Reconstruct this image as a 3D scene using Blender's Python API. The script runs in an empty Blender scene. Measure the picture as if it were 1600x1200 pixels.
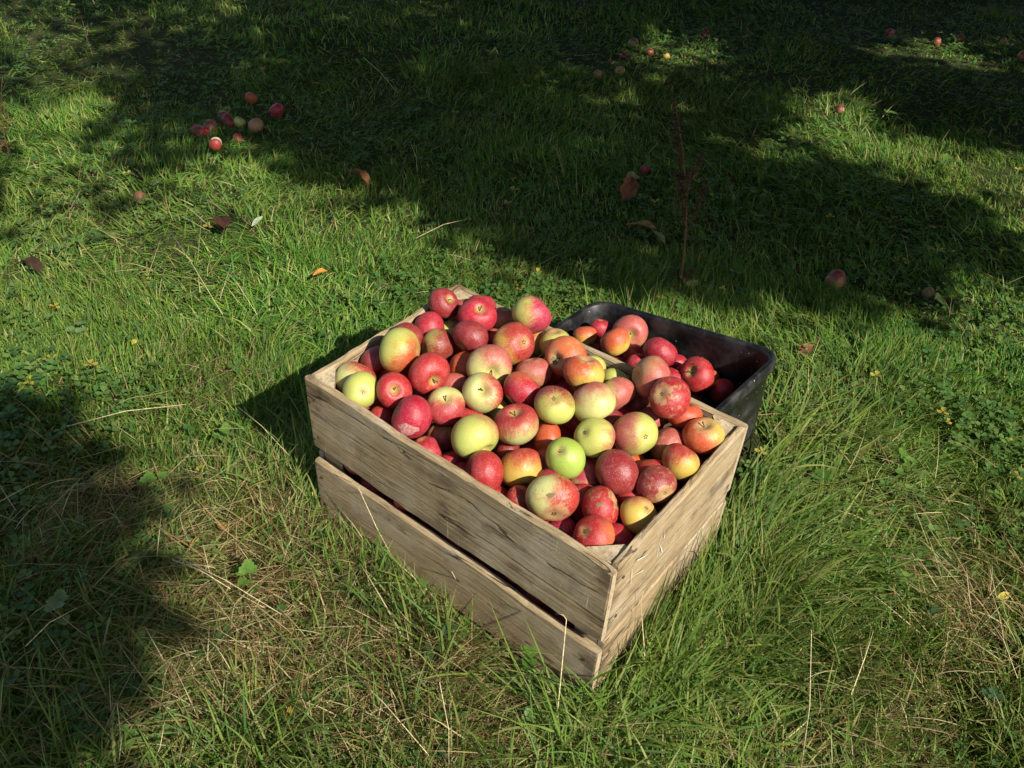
import bpy, bmesh, math, random
import numpy as np
from mathutils import Vector, Matrix

# ------------------------------------------------------------------ camera, sky, sun, exposure
scene = bpy.context.scene
COL = scene.collection
rng = np.random.default_rng(11)
random.seed(4)

CAM = [0.998221, -0.721178, 1.331175, 2.21057, 0.68901, 0.055448]
F_PX = 1350.0
cam_pos = np.array(CAM[:3])
yaw, pitch, roll = CAM[3:6]
FWD = np.array([math.cos(yaw)*math.cos(pitch), math.sin(yaw)*math.cos(pitch), -math.sin(pitch)])
RGT = np.array([math.sin(yaw), -math.cos(yaw), 0.0])
UPV = np.cross(RGT, FWD)
RGT, UPV = RGT*math.cos(roll)+UPV*math.sin(roll), UPV*math.cos(roll)-RGT*math.sin(roll)
cam_data = bpy.data.cameras.new("camera")
cam = bpy.data.objects.new("camera", cam_data)
COL.objects.link(cam)
cam_data.sensor_width = 36.0
cam_data.lens = 36.0*F_PX/1600.0
cam_data.clip_start = 0.01
cam_data.clip_end = 2000.0
cam.matrix_world = Matrix(((RGT[0], UPV[0], -FWD[0], cam_pos[0]), (RGT[1], UPV[1], -FWD[1], cam_pos[1]),
                           (RGT[2], UPV[2], -FWD[2], cam_pos[2]), (0, 0, 0, 1)))
scene.camera = cam

SUN_AZ, SUN_EL = math.radians(-10.5), math.radians(41.0)
SUN = np.array([math.cos(SUN_AZ)*math.cos(SUN_EL), math.sin(SUN_AZ)*math.cos(SUN_EL), math.sin(SUN_EL)])
world = bpy.data.worlds.new("World")
scene.world = world
world.use_nodes = True
wn = world.node_tree
wn.nodes.clear()
sky = wn.nodes.new("ShaderNodeTexSky")
sky.sky_type = 'NISHITA'
sky.sun_disc = False
sky.sun_elevation = SUN_EL
sky.sun_rotation = math.radians(90.0) - SUN_AZ
bg = wn.nodes.new("ShaderNodeBackground")
bg.inputs['Strength'].default_value = 0.075
wo = wn.nodes.new("ShaderNodeOutputWorld")
wn.links.new(sky.outputs[0], bg.inputs['Color'])
wn.links.new(bg.outputs[0], wo.inputs['Surface'])
sun_data = bpy.data.lights.new("sun", 'SUN')
sun_data.energy = 4.8
sun_data.angle = math.radians(0.6)
sun_data.color = (1.0, 0.95, 0.86)
sun = bpy.data.objects.new("sun", sun_data)
COL.objects.link(sun)
sun.rotation_euler = Vector((-SUN).tolist()).to_track_quat('-Z', 'Y').to_euler()
scene.view_settings.view_transform = 'Standard'
scene.view_settings.look = 'None'
scene.view_settings.gamma = 1.0
scene.view_settings.use_curve_mapping = False
scene.view_settings.exposure = 0.8
scene.cycles.max_bounces = 8
scene.cycles.transparent_max_bounces = 8

# ------------------------------------------------------------------ helpers
CL, CW, CH = 0.66, 0.4213, 0.3536          # crate length, width, height

def project(X):
    d = np.asarray(X)-cam_pos
    z = d@FWD
    return np.stack([800+F_PX*(d@RGT)/z, 600-F_PX*(d@UPV)/z], -1)

def vnoise(p, scale, seed=0):
    """2-D value noise in 0..1"""
    q = np.asarray(p, float)[..., :2]*scale+seed*17.31
    i = np.floor(q).astype(np.int64); f = q-i; f = f*f*(3-2*f)
    def h(a, b):
        n = (a*374761393+b*668265263+seed*974711) & 0x7fffffff
        n = ((n ^ (n >> 13))*1274126177) & 0x7fffffff
        return ((n ^ (n >> 16)) & 0xffff)/65535.0
    a, b = i[..., 0], i[..., 1]
    v0 = h(a, b)*(1-f[..., 0])+h(a+1, b)*f[..., 0]
    v1 = h(a, b+1)*(1-f[..., 0])+h(a+1, b+1)*f[..., 0]
    return v0*(1-f[..., 1])+v1*f[..., 1]

def fbm(p, scale, seed=0):
    return (vnoise(p, scale, seed)+0.5*vnoise(p, scale*2.1, seed+1)+0.25*vnoise(p, scale*4.3, seed+2))/1.75

def terrain(p):
    p = np.asarray(p, float)
    g = (fbm(p, 1.4, 3)-0.5)*0.10
    # level under the crate, risen under the right end of the bin
    dx = np.maximum(np.maximum(-0.05-p[..., 0], p[..., 0]-CL-0.05), 0)
    dy = np.maximum(np.maximum(-0.05-p[..., 1], p[..., 1]-0.80), 0)
    k = np.clip(np.hypot(dx, dy)/0.35, 0, 1)
    g = g*k-0.004
    g = g+0.065*np.exp(-((p[..., 0]-0.58)/0.10)**2-((p[..., 1]-0.63)/0.15)**2)*(p[..., 1] > 0.38)
    return g

def gz(x, y):
    return float(terrain(np.array([x, y])))

def link(name, mesh, mat=None, parent=None):
    o = bpy.data.objects.new(name, mesh)
    COL.objects.link(o)
    if mat and not mesh.materials:
        mesh.materials.append(mat)
    if parent:
        o.parent = parent
    return o

def empty(name, loc=(0, 0, 0)):
    o = bpy.data.objects.new(name, None)
    o.empty_display_size = 0.05
    COL.objects.link(o)
    o.location = loc
    return o

def tag(o, label, cat, group=None, kind=None):
    o["label"] = label
    if cat:
        o["category"] = cat
    if group:
        o["group"] = group
    if kind:
        o["kind"] = kind
    return o

def mesh_np(name, V, faces_flat, starts, smooth=True, cols=None):
    me = bpy.data.meshes.new(name)
    me.vertices.add(len(V)); me.vertices.foreach_set('co', np.asarray(V, np.float32).ravel())
    me.loops.add(len(faces_flat)); me.loops.foreach_set('vertex_index', np.asarray(faces_flat, np.int32))
    me.polygons.add(len(starts)); me.polygons.foreach_set('loop_start', np.asarray(starts, np.int32))
    if smooth:
        me.polygons.foreach_set('use_smooth', np.ones(len(starts), bool))
    if cols is not None:
        a = me.color_attributes.new('tint', 'FLOAT_COLOR', 'POINT')
        c = np.ones((len(V), 4), np.float32); c[:, :3] = cols
        a.data.foreach_set('color', c.ravel())
    me.update(calc_edges=True)
    me.validate()
    return me

def mesh_py(name, V, Fc, smooth=True):
    me = bpy.data.meshes.new(name)
    me.from_pydata([tuple(map(float, v)) for v in V], [], Fc)
    if smooth:
        me.polygons.foreach_set('use_smooth', np.ones(len(me.polygons), bool))
    me.update()
    return me

def tube(pts, rad, n=6, cap=True):
    """verts, faces of a tube along pts with radius per point"""
    pts = [Vector(p) for p in pts]
    V, Fc = [], []
    up = Vector((0.13, 0.31, 0.94))
    for i, p in enumerate(pts):
        t = (pts[min(i+1, len(pts)-1)]-pts[max(i-1, 0)]).normalized()
        a = t.cross(up)
        if a.length < 1e-3:
            a = t.cross(Vector((1, 0, 0)))
        a.normalize(); b = t.cross(a)
        for k in range(n):
            w = 2*math.pi*k/n
            V.append(p+(a*math.cos(w)+b*math.sin(w))*rad[i])
    for i in range(len(pts)-1):
        for k in range(n):
            Fc.append((i*n+k, i*n+(k+1) % n, (i+1)*n+(k+1) % n, (i+1)*n+k))
    if cap:
        Fc.append(tuple(range(n))[::-1]); Fc.append(tuple(range((len(pts)-1)*n, len(pts)*n)))
    return V, Fc

def merge(parts):
    V, Fc = [], []
    for v, f in parts:
        o = len(V); V += list(v); Fc += [tuple(i+o for i in q) for q in f]
    return V, Fc

# ------------------------------------------------------------------ materials
class NT:
    def __init__(self, name):
        self.m = bpy.data.materials.new(name); self.m.use_nodes = True
        self.t = self.m.node_tree; self.t.nodes.clear()
        self.out = self.t.nodes.new("ShaderNodeOutputMaterial")
    def n(self, typ, **kw):
        x = self.t.nodes.new(typ)
        for k, v in kw.items():
            setattr(x, k, v)
        return x
    def l(self, a, b):
        self.t.links.new(a, b)
    def val(self, sock, v):
        if hasattr(v, 'links') or isinstance(v, bpy.types.NodeSocket):
            self.l(v, sock)
        else:
            sock.default_value = v
    def math(self, op, a, b=0.0, c=0.0, clamp=False):
        x = self.n("ShaderNodeMath", operation=op); x.use_clamp = clamp
        self.val(x.inputs[0], a); self.val(x.inputs[1], b); self.val(x.inputs[2], c)
        return x.outputs[0]
    def mix(self, f, a, b, blend='MIX'):
        x = self.n("ShaderNodeMix", data_type='RGBA', blend_type=blend)
        self.val(x.inputs[0], f); self.val(x.inputs[6], a); self.val(x.inputs[7], b)
        return x.outputs[2]
    def noise(self, vec, scale, detail=4.0, rough=0.55):
        x = self.n("ShaderNodeTexNoise")
        self.l(vec, x.inputs['Vector']); x.inputs['Scale'].default_value = scale
        x.inputs['Detail'].default_value = detail; x.inputs['Roughness'].default_value = rough
        return x.outputs['Fac']
    def step(self, v, a, b, lo=0.0, hi=1.0):
        x = self.n("ShaderNodeMapRange", interpolation_type='SMOOTHSTEP')
        self.val(x.inputs[0], v); self.val(x.inputs[1], a); self.val(x.inputs[2], b)
        self.val(x.inputs[3], lo); self.val(x.inputs[4], hi)
        return x.outputs[0]
    def mapping(self, vec, scale):
        x = self.n("ShaderNodeVectorMath", operation='MULTIPLY')
        self.l(vec, x.inputs[0]); x.inputs[1].default_value = scale
        return x.outputs[0]
    def add(self, a, b):
        x = self.n("ShaderNodeVectorMath", operation='ADD')
        self.val(x.inputs[0], a); self.val(x.inputs[1], b)
        return x.outputs[0]
    def rgb(self, c):
        x = self.n("ShaderNodeRGB"); x.outputs[0].default_value = (*c, 1); return x.outputs[0]
    def principled(self, col, rough=0.5, spec=0.5, normal=None):
        p = self.n("ShaderNodeBsdfPrincipled")
        self.val(p.inputs['Base Color'], col if not isinstance(col, tuple) else (*col, 1))
        self.val(p.inputs['Roughness'], rough)
        p.inputs['Specular IOR Level'].default_value = spec
        if normal is not None:
            self.l(normal, p.inputs['Normal'])
        self.l(p.outputs[0], self.out.inputs[0])
        return p
    def bump(self, h, strength=0.3, dist=0.01):
        b = self.n("ShaderNodeBump"); self.l(h, b.inputs['Height'])
        b.inputs['Strength'].default_value = strength; b.inputs['Distance'].default_value = dist
        return b.outputs[0]

def leafy(name, attr=True, col=(0.1, 0.2, 0.04), trans=0.35, rough=0.45, spec=0.35, var=0.0):
    m = NT(name)
    if attr:
        a = m.n("ShaderNodeAttribute", attribute_name='tint'); c = a.outputs['Color']
    else:
        tc = m.n("ShaderNodeTexCoord")
        nz = m.noise(tc.outputs['Object'], 60.0)
        c = m.mix(m.step(nz, 0.35, 0.7), (*[x*0.75 for x in col], 1), (*[min(1, x*1.25) for x in col], 1))
    p = m.principled(c, rough, spec)
    t = m.n("ShaderNodeBsdfTranslucent")
    g = m.mix(1.0, c, (1.0, 1.0, 0.55, 1), 'MULTIPLY')
    m.l(g, t.inputs['Color'])
    s = m.n("ShaderNodeMixShader"); s.inputs[0].default_value = trans
    m.l(p.outputs[0], s.inputs[1]); m.l(t.outputs[0], s.inputs[2]); m.l(s.outputs[0], m.out.inputs[0])
    return m.m

def plain(name, col, rough=0.6, spec=0.4, scale=30.0, amount=0.35):
    m = NT(name)
    tc = m.n("ShaderNodeTexCoord")
    nz = m.noise(tc.outputs['Object'], scale)
    lo = tuple(x*(1-amount) for x in col); hi = tuple(min(1, x*(1+amount)) for x in col)
    c = m.mix(m.step(nz, 0.3, 0.7), (*lo, 1), (*hi, 1))
    m.principled(c, rough, spec, m.bump(nz, 0.25, 0.002))
    return m.m

def wood_material():
    m = NT("weathered_wood")
    tc = m.n("ShaderNodeTexCoord"); oi = m.n("ShaderNodeObjectInfo")
    rnd = m.n("ShaderNodeCombineXYZ")
    m.l(m.math('MULTIPLY', oi.outputs['Random'], 13.0), rnd.inputs[0])
    m.l(m.math('MULTIPLY', oi.outputs['Random'], 7.0), rnd.inputs[1])
    m.l(m.math('MULTIPLY', oi.outputs['Random'], 29.0), rnd.inputs[2])
    P = m.add(tc.outputs['Object'], rnd.outputs[0])
    warp = m.noise(m.mapping(P, (3.0, 9.0, 9.0)), 1.0, 2.0)
    wv = m.n("ShaderNodeCombineXYZ"); m.l(m.math('MULTIPLY', warp, 0.035), wv.inputs[2])
    Pw = m.add(P, wv.outputs[0])
    grain = m.noise(m.mapping(Pw, (7.0, 150.0, 150.0)), 1.0, 5.0, 0.7)
    fine = m.noise(m.mapping(Pw, (22.0, 620.0, 620.0)), 1.0, 3.0, 0.6)
    ring = m.noise(m.mapping(Pw, (2.6, 30.0, 30.0)), 1.0, 4.0, 0.55)
    patch = m.noise(P, 8.0, 6.0, 0.65)
    blot = m.noise(m.mapping(P, (9.0, 22.0, 22.0)), 1.0, 6.0, 0.68)
    speck = m.noise(P, 240.0, 3.0, 0.7)
    c = m.mix(m.step(grain, 0.25, 0.75), (0.22, 0.15, 0.075, 1), (0.43, 0.325, 0.185, 1))
    c = m.mix(m.math('MULTIPLY', m.step(ring, 0.50, 0.72), 0.45), c, (0.25, 0.165, 0.085, 1))
    # sun bleached grey and raw tan areas
    c = m.mix(m.math('MULTIPLY', m.step(patch, 0.46, 0.68), 0.60), c, (0.45, 0.37, 0.255, 1))
    c = m.mix(m.math('MULTIPLY', m.step(patch, 0.42, 0.28), 0.50), c, (0.44, 0.31, 0.165, 1))
    # dark smudges and water marks
    c = m.mix(m.math('MULTIPLY', m.step(blot, 0.52, 0.68), 0.75), c, (0.12, 0.083, 0.05, 1))
    c = m.mix(m.math('MULTIPLY', m.step(fine, 0.60, 0.74), 0.40), c, (0.14, 0.10, 0.06, 1))
    c = m.mix(m.math('MULTIPLY', m.step(speck, 0.64, 0.74), 0.45), c, (0.10, 0.075, 0.05, 1))
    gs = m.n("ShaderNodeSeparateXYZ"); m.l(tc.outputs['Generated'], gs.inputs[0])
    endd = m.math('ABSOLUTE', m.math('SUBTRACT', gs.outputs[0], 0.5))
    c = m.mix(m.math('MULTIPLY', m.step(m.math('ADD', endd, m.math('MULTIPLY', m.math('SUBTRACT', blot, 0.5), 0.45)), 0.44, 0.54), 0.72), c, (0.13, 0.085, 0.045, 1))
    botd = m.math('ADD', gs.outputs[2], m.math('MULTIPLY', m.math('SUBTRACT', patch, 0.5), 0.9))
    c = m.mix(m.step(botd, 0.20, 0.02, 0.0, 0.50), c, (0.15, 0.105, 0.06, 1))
    crk = m.noise(m.mapping(Pw, (1.6, 26.0, 26.0)), 1.0, 2.0, 0.5)
    crack = m.step(m.math('ABSOLUTE', m.math('SUBTRACT', crk, 0.56)), 0.011, 0.003)
    crack = m.math('MULTIPLY', crack, m.step(blot, 0.44, 0.52))
    c = m.mix(m.math('MULTIPLY', crack, 0.85), c, (0.045, 0.03, 0.018, 1))
    # pale scuffs running across
    sc = m.noise(m.mapping(P, (170.0, 9.0, 9.0)), 1.0, 3.0, 0.7)
    sk = m.noise(P, 7.0, 2.0)
    c = m.mix(m.math('MULTIPLY', m.math('MULTIPLY', m.step(sc, 0.63, 0.75), m.step(sk, 0.46, 0.60)), 0.8), c, (0.60, 0.54, 0.43, 1))
    h = m.math('ADD', m.math('MULTIPLY', grain, 0.7), m.math('MULTIPLY', fine, 0.5))
    h = m.math('SUBTRACT', h, m.math('MULTIPLY', crack, 0.8))
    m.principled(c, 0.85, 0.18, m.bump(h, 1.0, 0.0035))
    return m.m

def endgrain_material():
    m = NT("end_grain_wood")
    tc = m.n("ShaderNodeTexCoord")
    w = m.n("ShaderNodeTexWave", wave_type='RINGS'); m.l(tc.outputs['Object'], w.inputs['Vector'])
    w.inputs['Scale'].default_value = 60.0; w.inputs['Distortion'].default_value = 7.0
    w.inputs['Detail'].default_value = 3.0
    nz = m.noise(tc.outputs['Object'], 160.0)
    c = m.mix(w.outputs['Fac'], (0.33, 0.25, 0.15, 1), (0.46, 0.37, 0.24, 1))
    c = m.mix(m.math('MULTIPLY', m.step(nz, 0.5, 0.7), 0.6), c, (0.13, 0.09, 0.05, 1))
    m.principled(c, 0.85, 0.2, m.bump(nz, 0.6, 0.002))
    return m.m

def plastic_material():
    m = NT("dusty_black_plastic")
    tc = m.n("ShaderNodeTexCoord"); P = tc.outputs['Object']
    n1 = m.noise(P, 18.0, 6.0, 0.65); n2 = m.noise(m.mapping(P, (140.0, 140.0, 10.0)), 1.0, 3.0)
    v = m.n("ShaderNodeTexVoronoi"); m.l(P, v.inputs['Vector']); v.inputs['Scale'].default_value = 55.0
    speck = m.step(v.outputs['Distance'], 0.10, 0.04)
    vr = m.n("ShaderNodeSeparateColor"); m.l(v.outputs['Color'], vr.inputs[0])
    speck = m.math('MULTIPLY', speck, m.step(vr.outputs[0], 0.62, 0.66))
    c = m.mix(m.math('MULTIPLY', m.step(n1, 0.44, 0.74), 0.75), (0.006, 0.006, 0.0065, 1), (0.050, 0.047, 0.043, 1))
    c = m.mix(m.math('MULTIPLY', m.step(n2, 0.60, 0.74), 0.35), c, (0.08, 0.077, 0.07, 1))
    c = m.mix(speck, c, (0.42, 0.40, 0.36, 1))
    r = m.step(n1, 0.3, 0.7, 0.28, 0.55)
    m.principled(c, r, 0.5, m.bump(n1, 0.2, 0.002))
    return m.m

def apple_material():
    m = NT("apple_skin")
    tc = m.n("ShaderNodeTexCoord"); oi = m.n("ShaderNodeObjectInfo")
    def oa(nm):
        return m.n("ShaderNodeAttribute", attribute_type='OBJECT', attribute_name=nm)
    P = tc.outputs['Object']
    seed = m.math('MULTIPLY', oi.outputs['Random'], 61.0)
    sv = m.n("ShaderNodeCombineXYZ"); m.l(seed, sv.inputs[0]); m.l(m.math('MULTIPLY', seed, 0.37), sv.inputs[2])
    Ps = m.add(P, sv.outputs[0])
    nrm = m.n("ShaderNodeVectorMath", operation='NORMALIZE'); m.l(P, nrm.inputs[0])
    dot = m.n("ShaderNodeVectorMath", operation='DOT_PRODUCT'); m.l(nrm.outputs[0], dot.inputs[0]); m.l(oa('blush_side').outputs['Vector'], dot.inputs[1])
    # streaks run from stem to eye
    flat = m.n("ShaderNodeVectorMath", operation='NORMALIZE'); m.l(m.mapping(P, (1, 1, 0.0)), flat.inputs[0])
    sx = m.n("ShaderNodeSeparateXYZ"); m.l(P, sx.inputs[0])
    zc = m.n("ShaderNodeCombineXYZ"); m.l(m.math('MULTIPLY', sx.outputs[2], 0.22), zc.inputs[2])
    sv2 = m.add(m.add(flat.outputs[0], zc.outputs[0]), sv.outputs[0])
    streak = m.noise(sv2, 11.0, 4.0, 0.6); streak2 = m.noise(sv2, 30.0, 2.0, 0.6)
    blot = m.noise(Ps, 1.6, 3.0, 0.5)
    mott = m.noise(Ps, 22.0, 3.0, 0.65)
    x = m.math('MULTIPLY_ADD', dot.outputs['Value'], 0.5, 0.5)
    x = m.math('ADD', x, m.math('MULTIPLY', m.math('SUBTRACT', blot, 0.5), 0.55))
    x = m.math('ADD', x, m.math('MULTIPLY', m.math('SUBTRACT', streak, 0.5), 0.30))
    x = m.math('ADD', x, m.math('MULTIPLY', m.math('SUBTRACT', mott, 0.5), 0.65))
    cov = oa('blush_cover').outputs['Fac']
    inv = m.math('SUBTRACT', 1.0, cov)
    mask = m.step(x, m.math('SUBTRACT', inv, 0.24), m.math('ADD', inv, 0.28))
    mask = m.math('MULTIPLY', mask, m.step(cov, 0.0, 0.10))
    base = oa('ground_tint').outputs['Color']; bl = oa('blush_tint').outputs['Color']
    base = m.mix(m.step(blot, 0.25, 0.8, 0.0, 0.55), base, m.mix(1.0, base, (1.05, 0.95, 0.78, 1), 'MULTIPLY'))
    bl2 = m.mix(m.step(streak2, 0.35, 0.7), m.mix(1.0, bl, (0.82, 0.70, 0.78, 1), 'MULTIPLY'), bl)
    bl2 = m.mix(m.math('MULTIPLY', m.step(streak, 0.50, 0.30), 0.22), bl2, m.mix(0.45, bl, base))
    c = m.mix(m.math('MULTIPLY', mask, 0.97), base, bl2)
    # stem hollow and eye
    lr = m.n("ShaderNodeVectorMath", operation='LENGTH'); m.l(m.mapping(P, (1, 1, 0)), lr.inputs[0])
    hol = m.step(lr.outputs['Value'], 0.40, 0.08)
    c = m.mix(m.math('MULTIPLY', hol, m.step(sx.outputs[2], 0.0, 0.3, 0.5, 0.75)), c, (0.34, 0.30, 0.075, 1))
    rus = oa('russet').outputs['Fac']
    rn = m.noise(Ps, 3.2, 6.0, 0.7)
    near_pole = m.step(lr.outputs['Value'], 0.75, 0.2, 0.0, 0.22)
    rm = m.step(m.math('ADD', rn, near_pole), m.math('SUBTRACT', 0.78, m.math('MULTIPLY', rus, 0.26)), m.math('SUBTRACT', 0.90, m.math('MULTIPLY', rus, 0.26)))
    c = m.mix(m.math('MULTIPLY', rm, 0.75), c, (0.36, 0.23, 0.10, 1))
    # pale lenticels, scab spots
    v = m.n("ShaderNodeTexVoronoi"); m.l(Ps, v.inputs['Vector']); v.inputs['Scale'].default_value = 17.0
    vs = m.n("ShaderNodeSeparateColor"); m.l(v.outputs['Color'], vs.inputs[0])
    dots = m.math('MULTIPLY', m.step(v.outputs['Distance'], 0.27, 0.12), m.step(vs.outputs[0], 0.12, 0.30))
    c = m.mix(m.math('MULTIPLY', dots, 0.70), c, (0.62, 0.36, 0.20, 1))
    fleck = m.noise(Ps, 60.0, 2.0, 0.6)
    c = m.mix(m.step(fleck, 0.58, 0.72, 0.0, 0.50), c, (0.60, 0.27, 0.17, 1))
    v2 = m.n("ShaderNodeTexVoronoi"); m.l(Ps, v2.inputs['Vector']); v2.inputs['Scale'].default_value = 4.3
    vs2 = m.n("ShaderNodeSeparateColor"); m.l(v2.outputs['Color'], vs2.inputs[0])
    sp = m.math('MULTIPLY', m.step(v2.outputs['Distance'], 0.13, 0.06), m.step(vs2.outputs[1], 0.72, 0.76))
    sp = m.math('MULTIPLY', sp, m.step(rus, 0.1, 0.6, 0.6, 1.0))
    c = m.mix(m.math('MULTIPLY', sp, 0.8), c, (0.07, 0.035, 0.015, 1))
    # dull bloom
    bloom = m.noise(Ps, 2.4, 3.0)
    c = m.mix(m.step(bloom, 0.38, 0.75, 0.0, 0.06), c, (0.56, 0.42, 0.38, 1))
    h = m.math('ADD', m.math('MULTIPLY', mott, 0.4), blot)
    p = m.principled(c, m.step(bloom, 0.3, 0.7, 0.34, 0.52), 0.42, m.bump(h, 0.16, 0.02))
    p.inputs['Subsurface Weight'].default_value = 0.08
    p.inputs['Subsurface Scale'].default_value = 0.004
    p.inputs['Subsurface Radius'].default_value = (1.0, 0.5, 0.25)
    return m.m

def ground_material():
    m = NT("soil_and_thatch")
    tc = m.n("ShaderNodeTexCoord"); P = tc.outputs['Object']
    a = m.noise(P, 3.0, 6.0, 0.6); b = m.noise(P, 55.0, 5.0, 0.7)
    c = m.mix(m.step(a, 0.35, 0.65), (0.030, 0.045, 0.012, 1), (0.055, 0.060, 0.020, 1))
    c = m.mix(m.step(b, 0.5, 0.75), c, (0.085, 0.066, 0.030, 1))
    m.principled(c, 0.95, 0.1, m.bump(b, 0.8, 0.02))
    return m.m

def bark_material():
    m = NT("apple_tree_bark")
    tc = m.n("ShaderNodeTexCoord"); P = tc.outputs['Object']
    a = m.noise(m.mapping(P, (30.0, 30.0, 8.0)), 1.0, 5.0, 0.65); b = m.noise(P, 5.0, 4.0)
    c = m.mix(m.step(a, 0.35, 0.7), (0.05, 0.038, 0.027, 1), (0.19, 0.16, 0.12, 1))
    c = m.mix(m.math('MULTIPLY', m.step(b, 0.5, 0.7), 0.5), c, (0.13, 0.15, 0.08, 1))
    m.principled(c, 0.9, 0.2, m.bump(a, 0.8, 0.02))
    return m.m

WOOD = wood_material(); ENDG = endgrain_material(); PLASTIC = plastic_material(); APPLE = apple_material()
GROUND = ground_material(); BARK = bark_material()
GRASS = leafy("grass_blade", trans=0.42, rough=0.55, spec=0.14)
COVER = leafy("ground_cover_leaf", trans=0.30, rough=0.5, spec=0.3)
TREELEAF = leafy("tree_leaf", attr=False, col=(0.045, 0.085, 0.02), trans=0.18)
NAIL = plain("rusty_nail", (0.06, 0.035, 0.02), 0.7, 0.4)
STALK = plain("apple_stalk", (0.10, 0.06, 0.025), 0.7, 0.2, 300.0)
EYE = plain("apple_eye", (0.05, 0.035, 0.018), 0.9, 0.1, 300.0)
STRAW = plain("dry_straw", (0.52, 0.43, 0.23), 0.6, 0.3, 200.0)
DOCK = plain("dead_dock", (0.075, 0.032, 0.018), 0.8, 0.2, 120.0)
DOCKSTEM = plain("dead_dock_stem", (0.15, 0.08, 0.035), 0.8, 0.2, 120.0)
CHALK = plain("chalky_scratch", (0.60, 0.57, 0.50), 0.9, 0.1, 400.0, 0.3)
SCAR = plain("corky_scar", (0.17, 0.13, 0.07), 0.9, 0.1, 90.0)
PALE = plain("bruised_skin", (0.36, 0.16, 0.14), 0.5, 0.3, 8.0)
FLESH = plain("apple_flesh", (0.62, 0.55, 0.38), 0.6, 0.3, 120.0, 0.2)

# ------------------------------------------------------------------ ground
def build_ground():
    def axis(c, half, n):
        u = np.linspace(-1, 1, n)
        return c+np.sinh(u*6.2)/np.sinh(6.2)*half
    xs, ys = axis(0.2, 320.0, 221), axis(1.0, 320.0, 221)
    X, Y = np.meshgrid(xs, ys)
    p = np.stack([X.ravel(), Y.ravel()], -1)
    V = np.concatenate([p, terrain(p)[:, None]], 1)
    n = len(xs); i = np.arange(n*n).reshape(n, n)
    q = np.stack([i[:-1, :-1], i[:-1, 1:], i[1:, 1:], i[1:, :-1]], -1).reshape(-1, 4)
    me = mesh_np("ground", V, q.ravel(), np.arange(len(q))*4)
    o = link("ground", me, GROUND)
    tag(o, "orchard ground of soil and thatch under the long grass", None, kind="structure")
build_ground()

# shade map that the tree crowns are cut to, with gaps for the sun (metres on the ground)
SHADE_EDGE = [(-2.741, 0.075), (-2.49, 0.627), (-2.529, 0.879), (-2.311, 1.05), (-1.97, 0.925), (-1.519, 0.784), (-1.324, 0.869), (-1.108, 0.85), (-1.115, 1.105), (-0.974, 1.207), (-0.708, 1.139), (-0.496, 1.109), (-0.262, 1.092), (-0.107, 1.163), (0.103, 1.171), (0.186, 1.315), (0.29, 1.387), (0.462, 1.39), (0.511, 1.545), (0.667, 1.621), (0.753, 1.812), (0.844, 2.016), (1.079, 2.16), (3.5, 1.6), (7, 6), (7, 40), (-40, 40), (-40, 1.6)]
LIT_SPOTS = [([(-3.435, 0.936), (-2.962, 1.306), (-2.465, 1.048), (-2.404, 0.808), (-2.555, 0.516)], 0.7), ([(-1.989, 1.378), (-2.149, 1.656), (-1.977, 1.776), (-1.766, 1.553), (-1.818, 1.352)], 0.5), ([(-1.166, 2.807), (-1.115, 3.335), (-0.726, 3.266), (-0.512, 2.905), (-0.852, 2.558)], 1.0), ([(-0.894, 2.472), (-0.694, 2.72), (-0.539, 2.396), (-0.706, 2.183)], 0.8), ([(-0.253, 2.283), (-0.311, 2.893), (-0.047, 3.269), (0.171, 2.963), (0.37, 2.894), (0.604, 2.997), (0.8, 3.148), (0.98, 2.218), (0.767, 2.099), (0.598, 2.314), (0.457, 2.321), (0.306, 2.244), (0.106, 2.335), (-0.148, 2.179)], 1.0), ([(-0.367, 3.71), (-0.244, 4.173), (0.012, 4.179), (0.239, 4.49), (0.458, 3.815), (0.301, 3.577), (0.027, 3.643), (-0.212, 3.397)], 0.95), ([(-0.146, 1.933), (0.064, 2.1), (0.11, 1.947), (-0.06, 1.817)], 0.35), ([(-1.885, 0.882), (-1.919, 1.156), (-1.482, 1.078), (-1.328, 0.899), (-1.519, 0.784)], 0.85)]
DIM_SPOTS = [([(-2.904, 0.349), (-2.52, 0.643), (-2.015, 0.968), (-1.495, 0.843), (-1.125, 0.865), (-1.084, 1.135), (-0.723, 0.951), (-0.919, 0.766), (-1.193, 0.621), (-1.37, 0.343), (-1.788, -0.103)], 0.84), ([(-2.023, 0.664), (-1.812, 0.833), (-1.552, 0.683), (-1.72, 0.555)], 0.7)]
NEAR_SHADE = [(-1.221, -0.576), (-0.791, -0.363), (-0.738, -0.293), (-0.59, -0.259), (-0.447, -0.249), (-0.302, -0.288), (-0.16, -0.352), (-0.077, -0.41), (-0.005, -0.497), (0.021, -0.55), (0.008, -0.625), (-0.057, -0.699), (-0.167, -0.831)]

def inside(p, poly):
    x, y = p[:, 0], p[:, 1]; r = np.zeros(len(p), bool); n = len(poly)
    for i in range(n):
        (x1, y1), (x2, y2) = poly[i], poly[(i+1) % n]
        c = ((y1 > y) != (y2 > y)) & (x < (x2-x1)*(y-y1)/((y2-y1) if y2 != y1 else 1e-9)+x1)
        r ^= c
    return r

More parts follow.
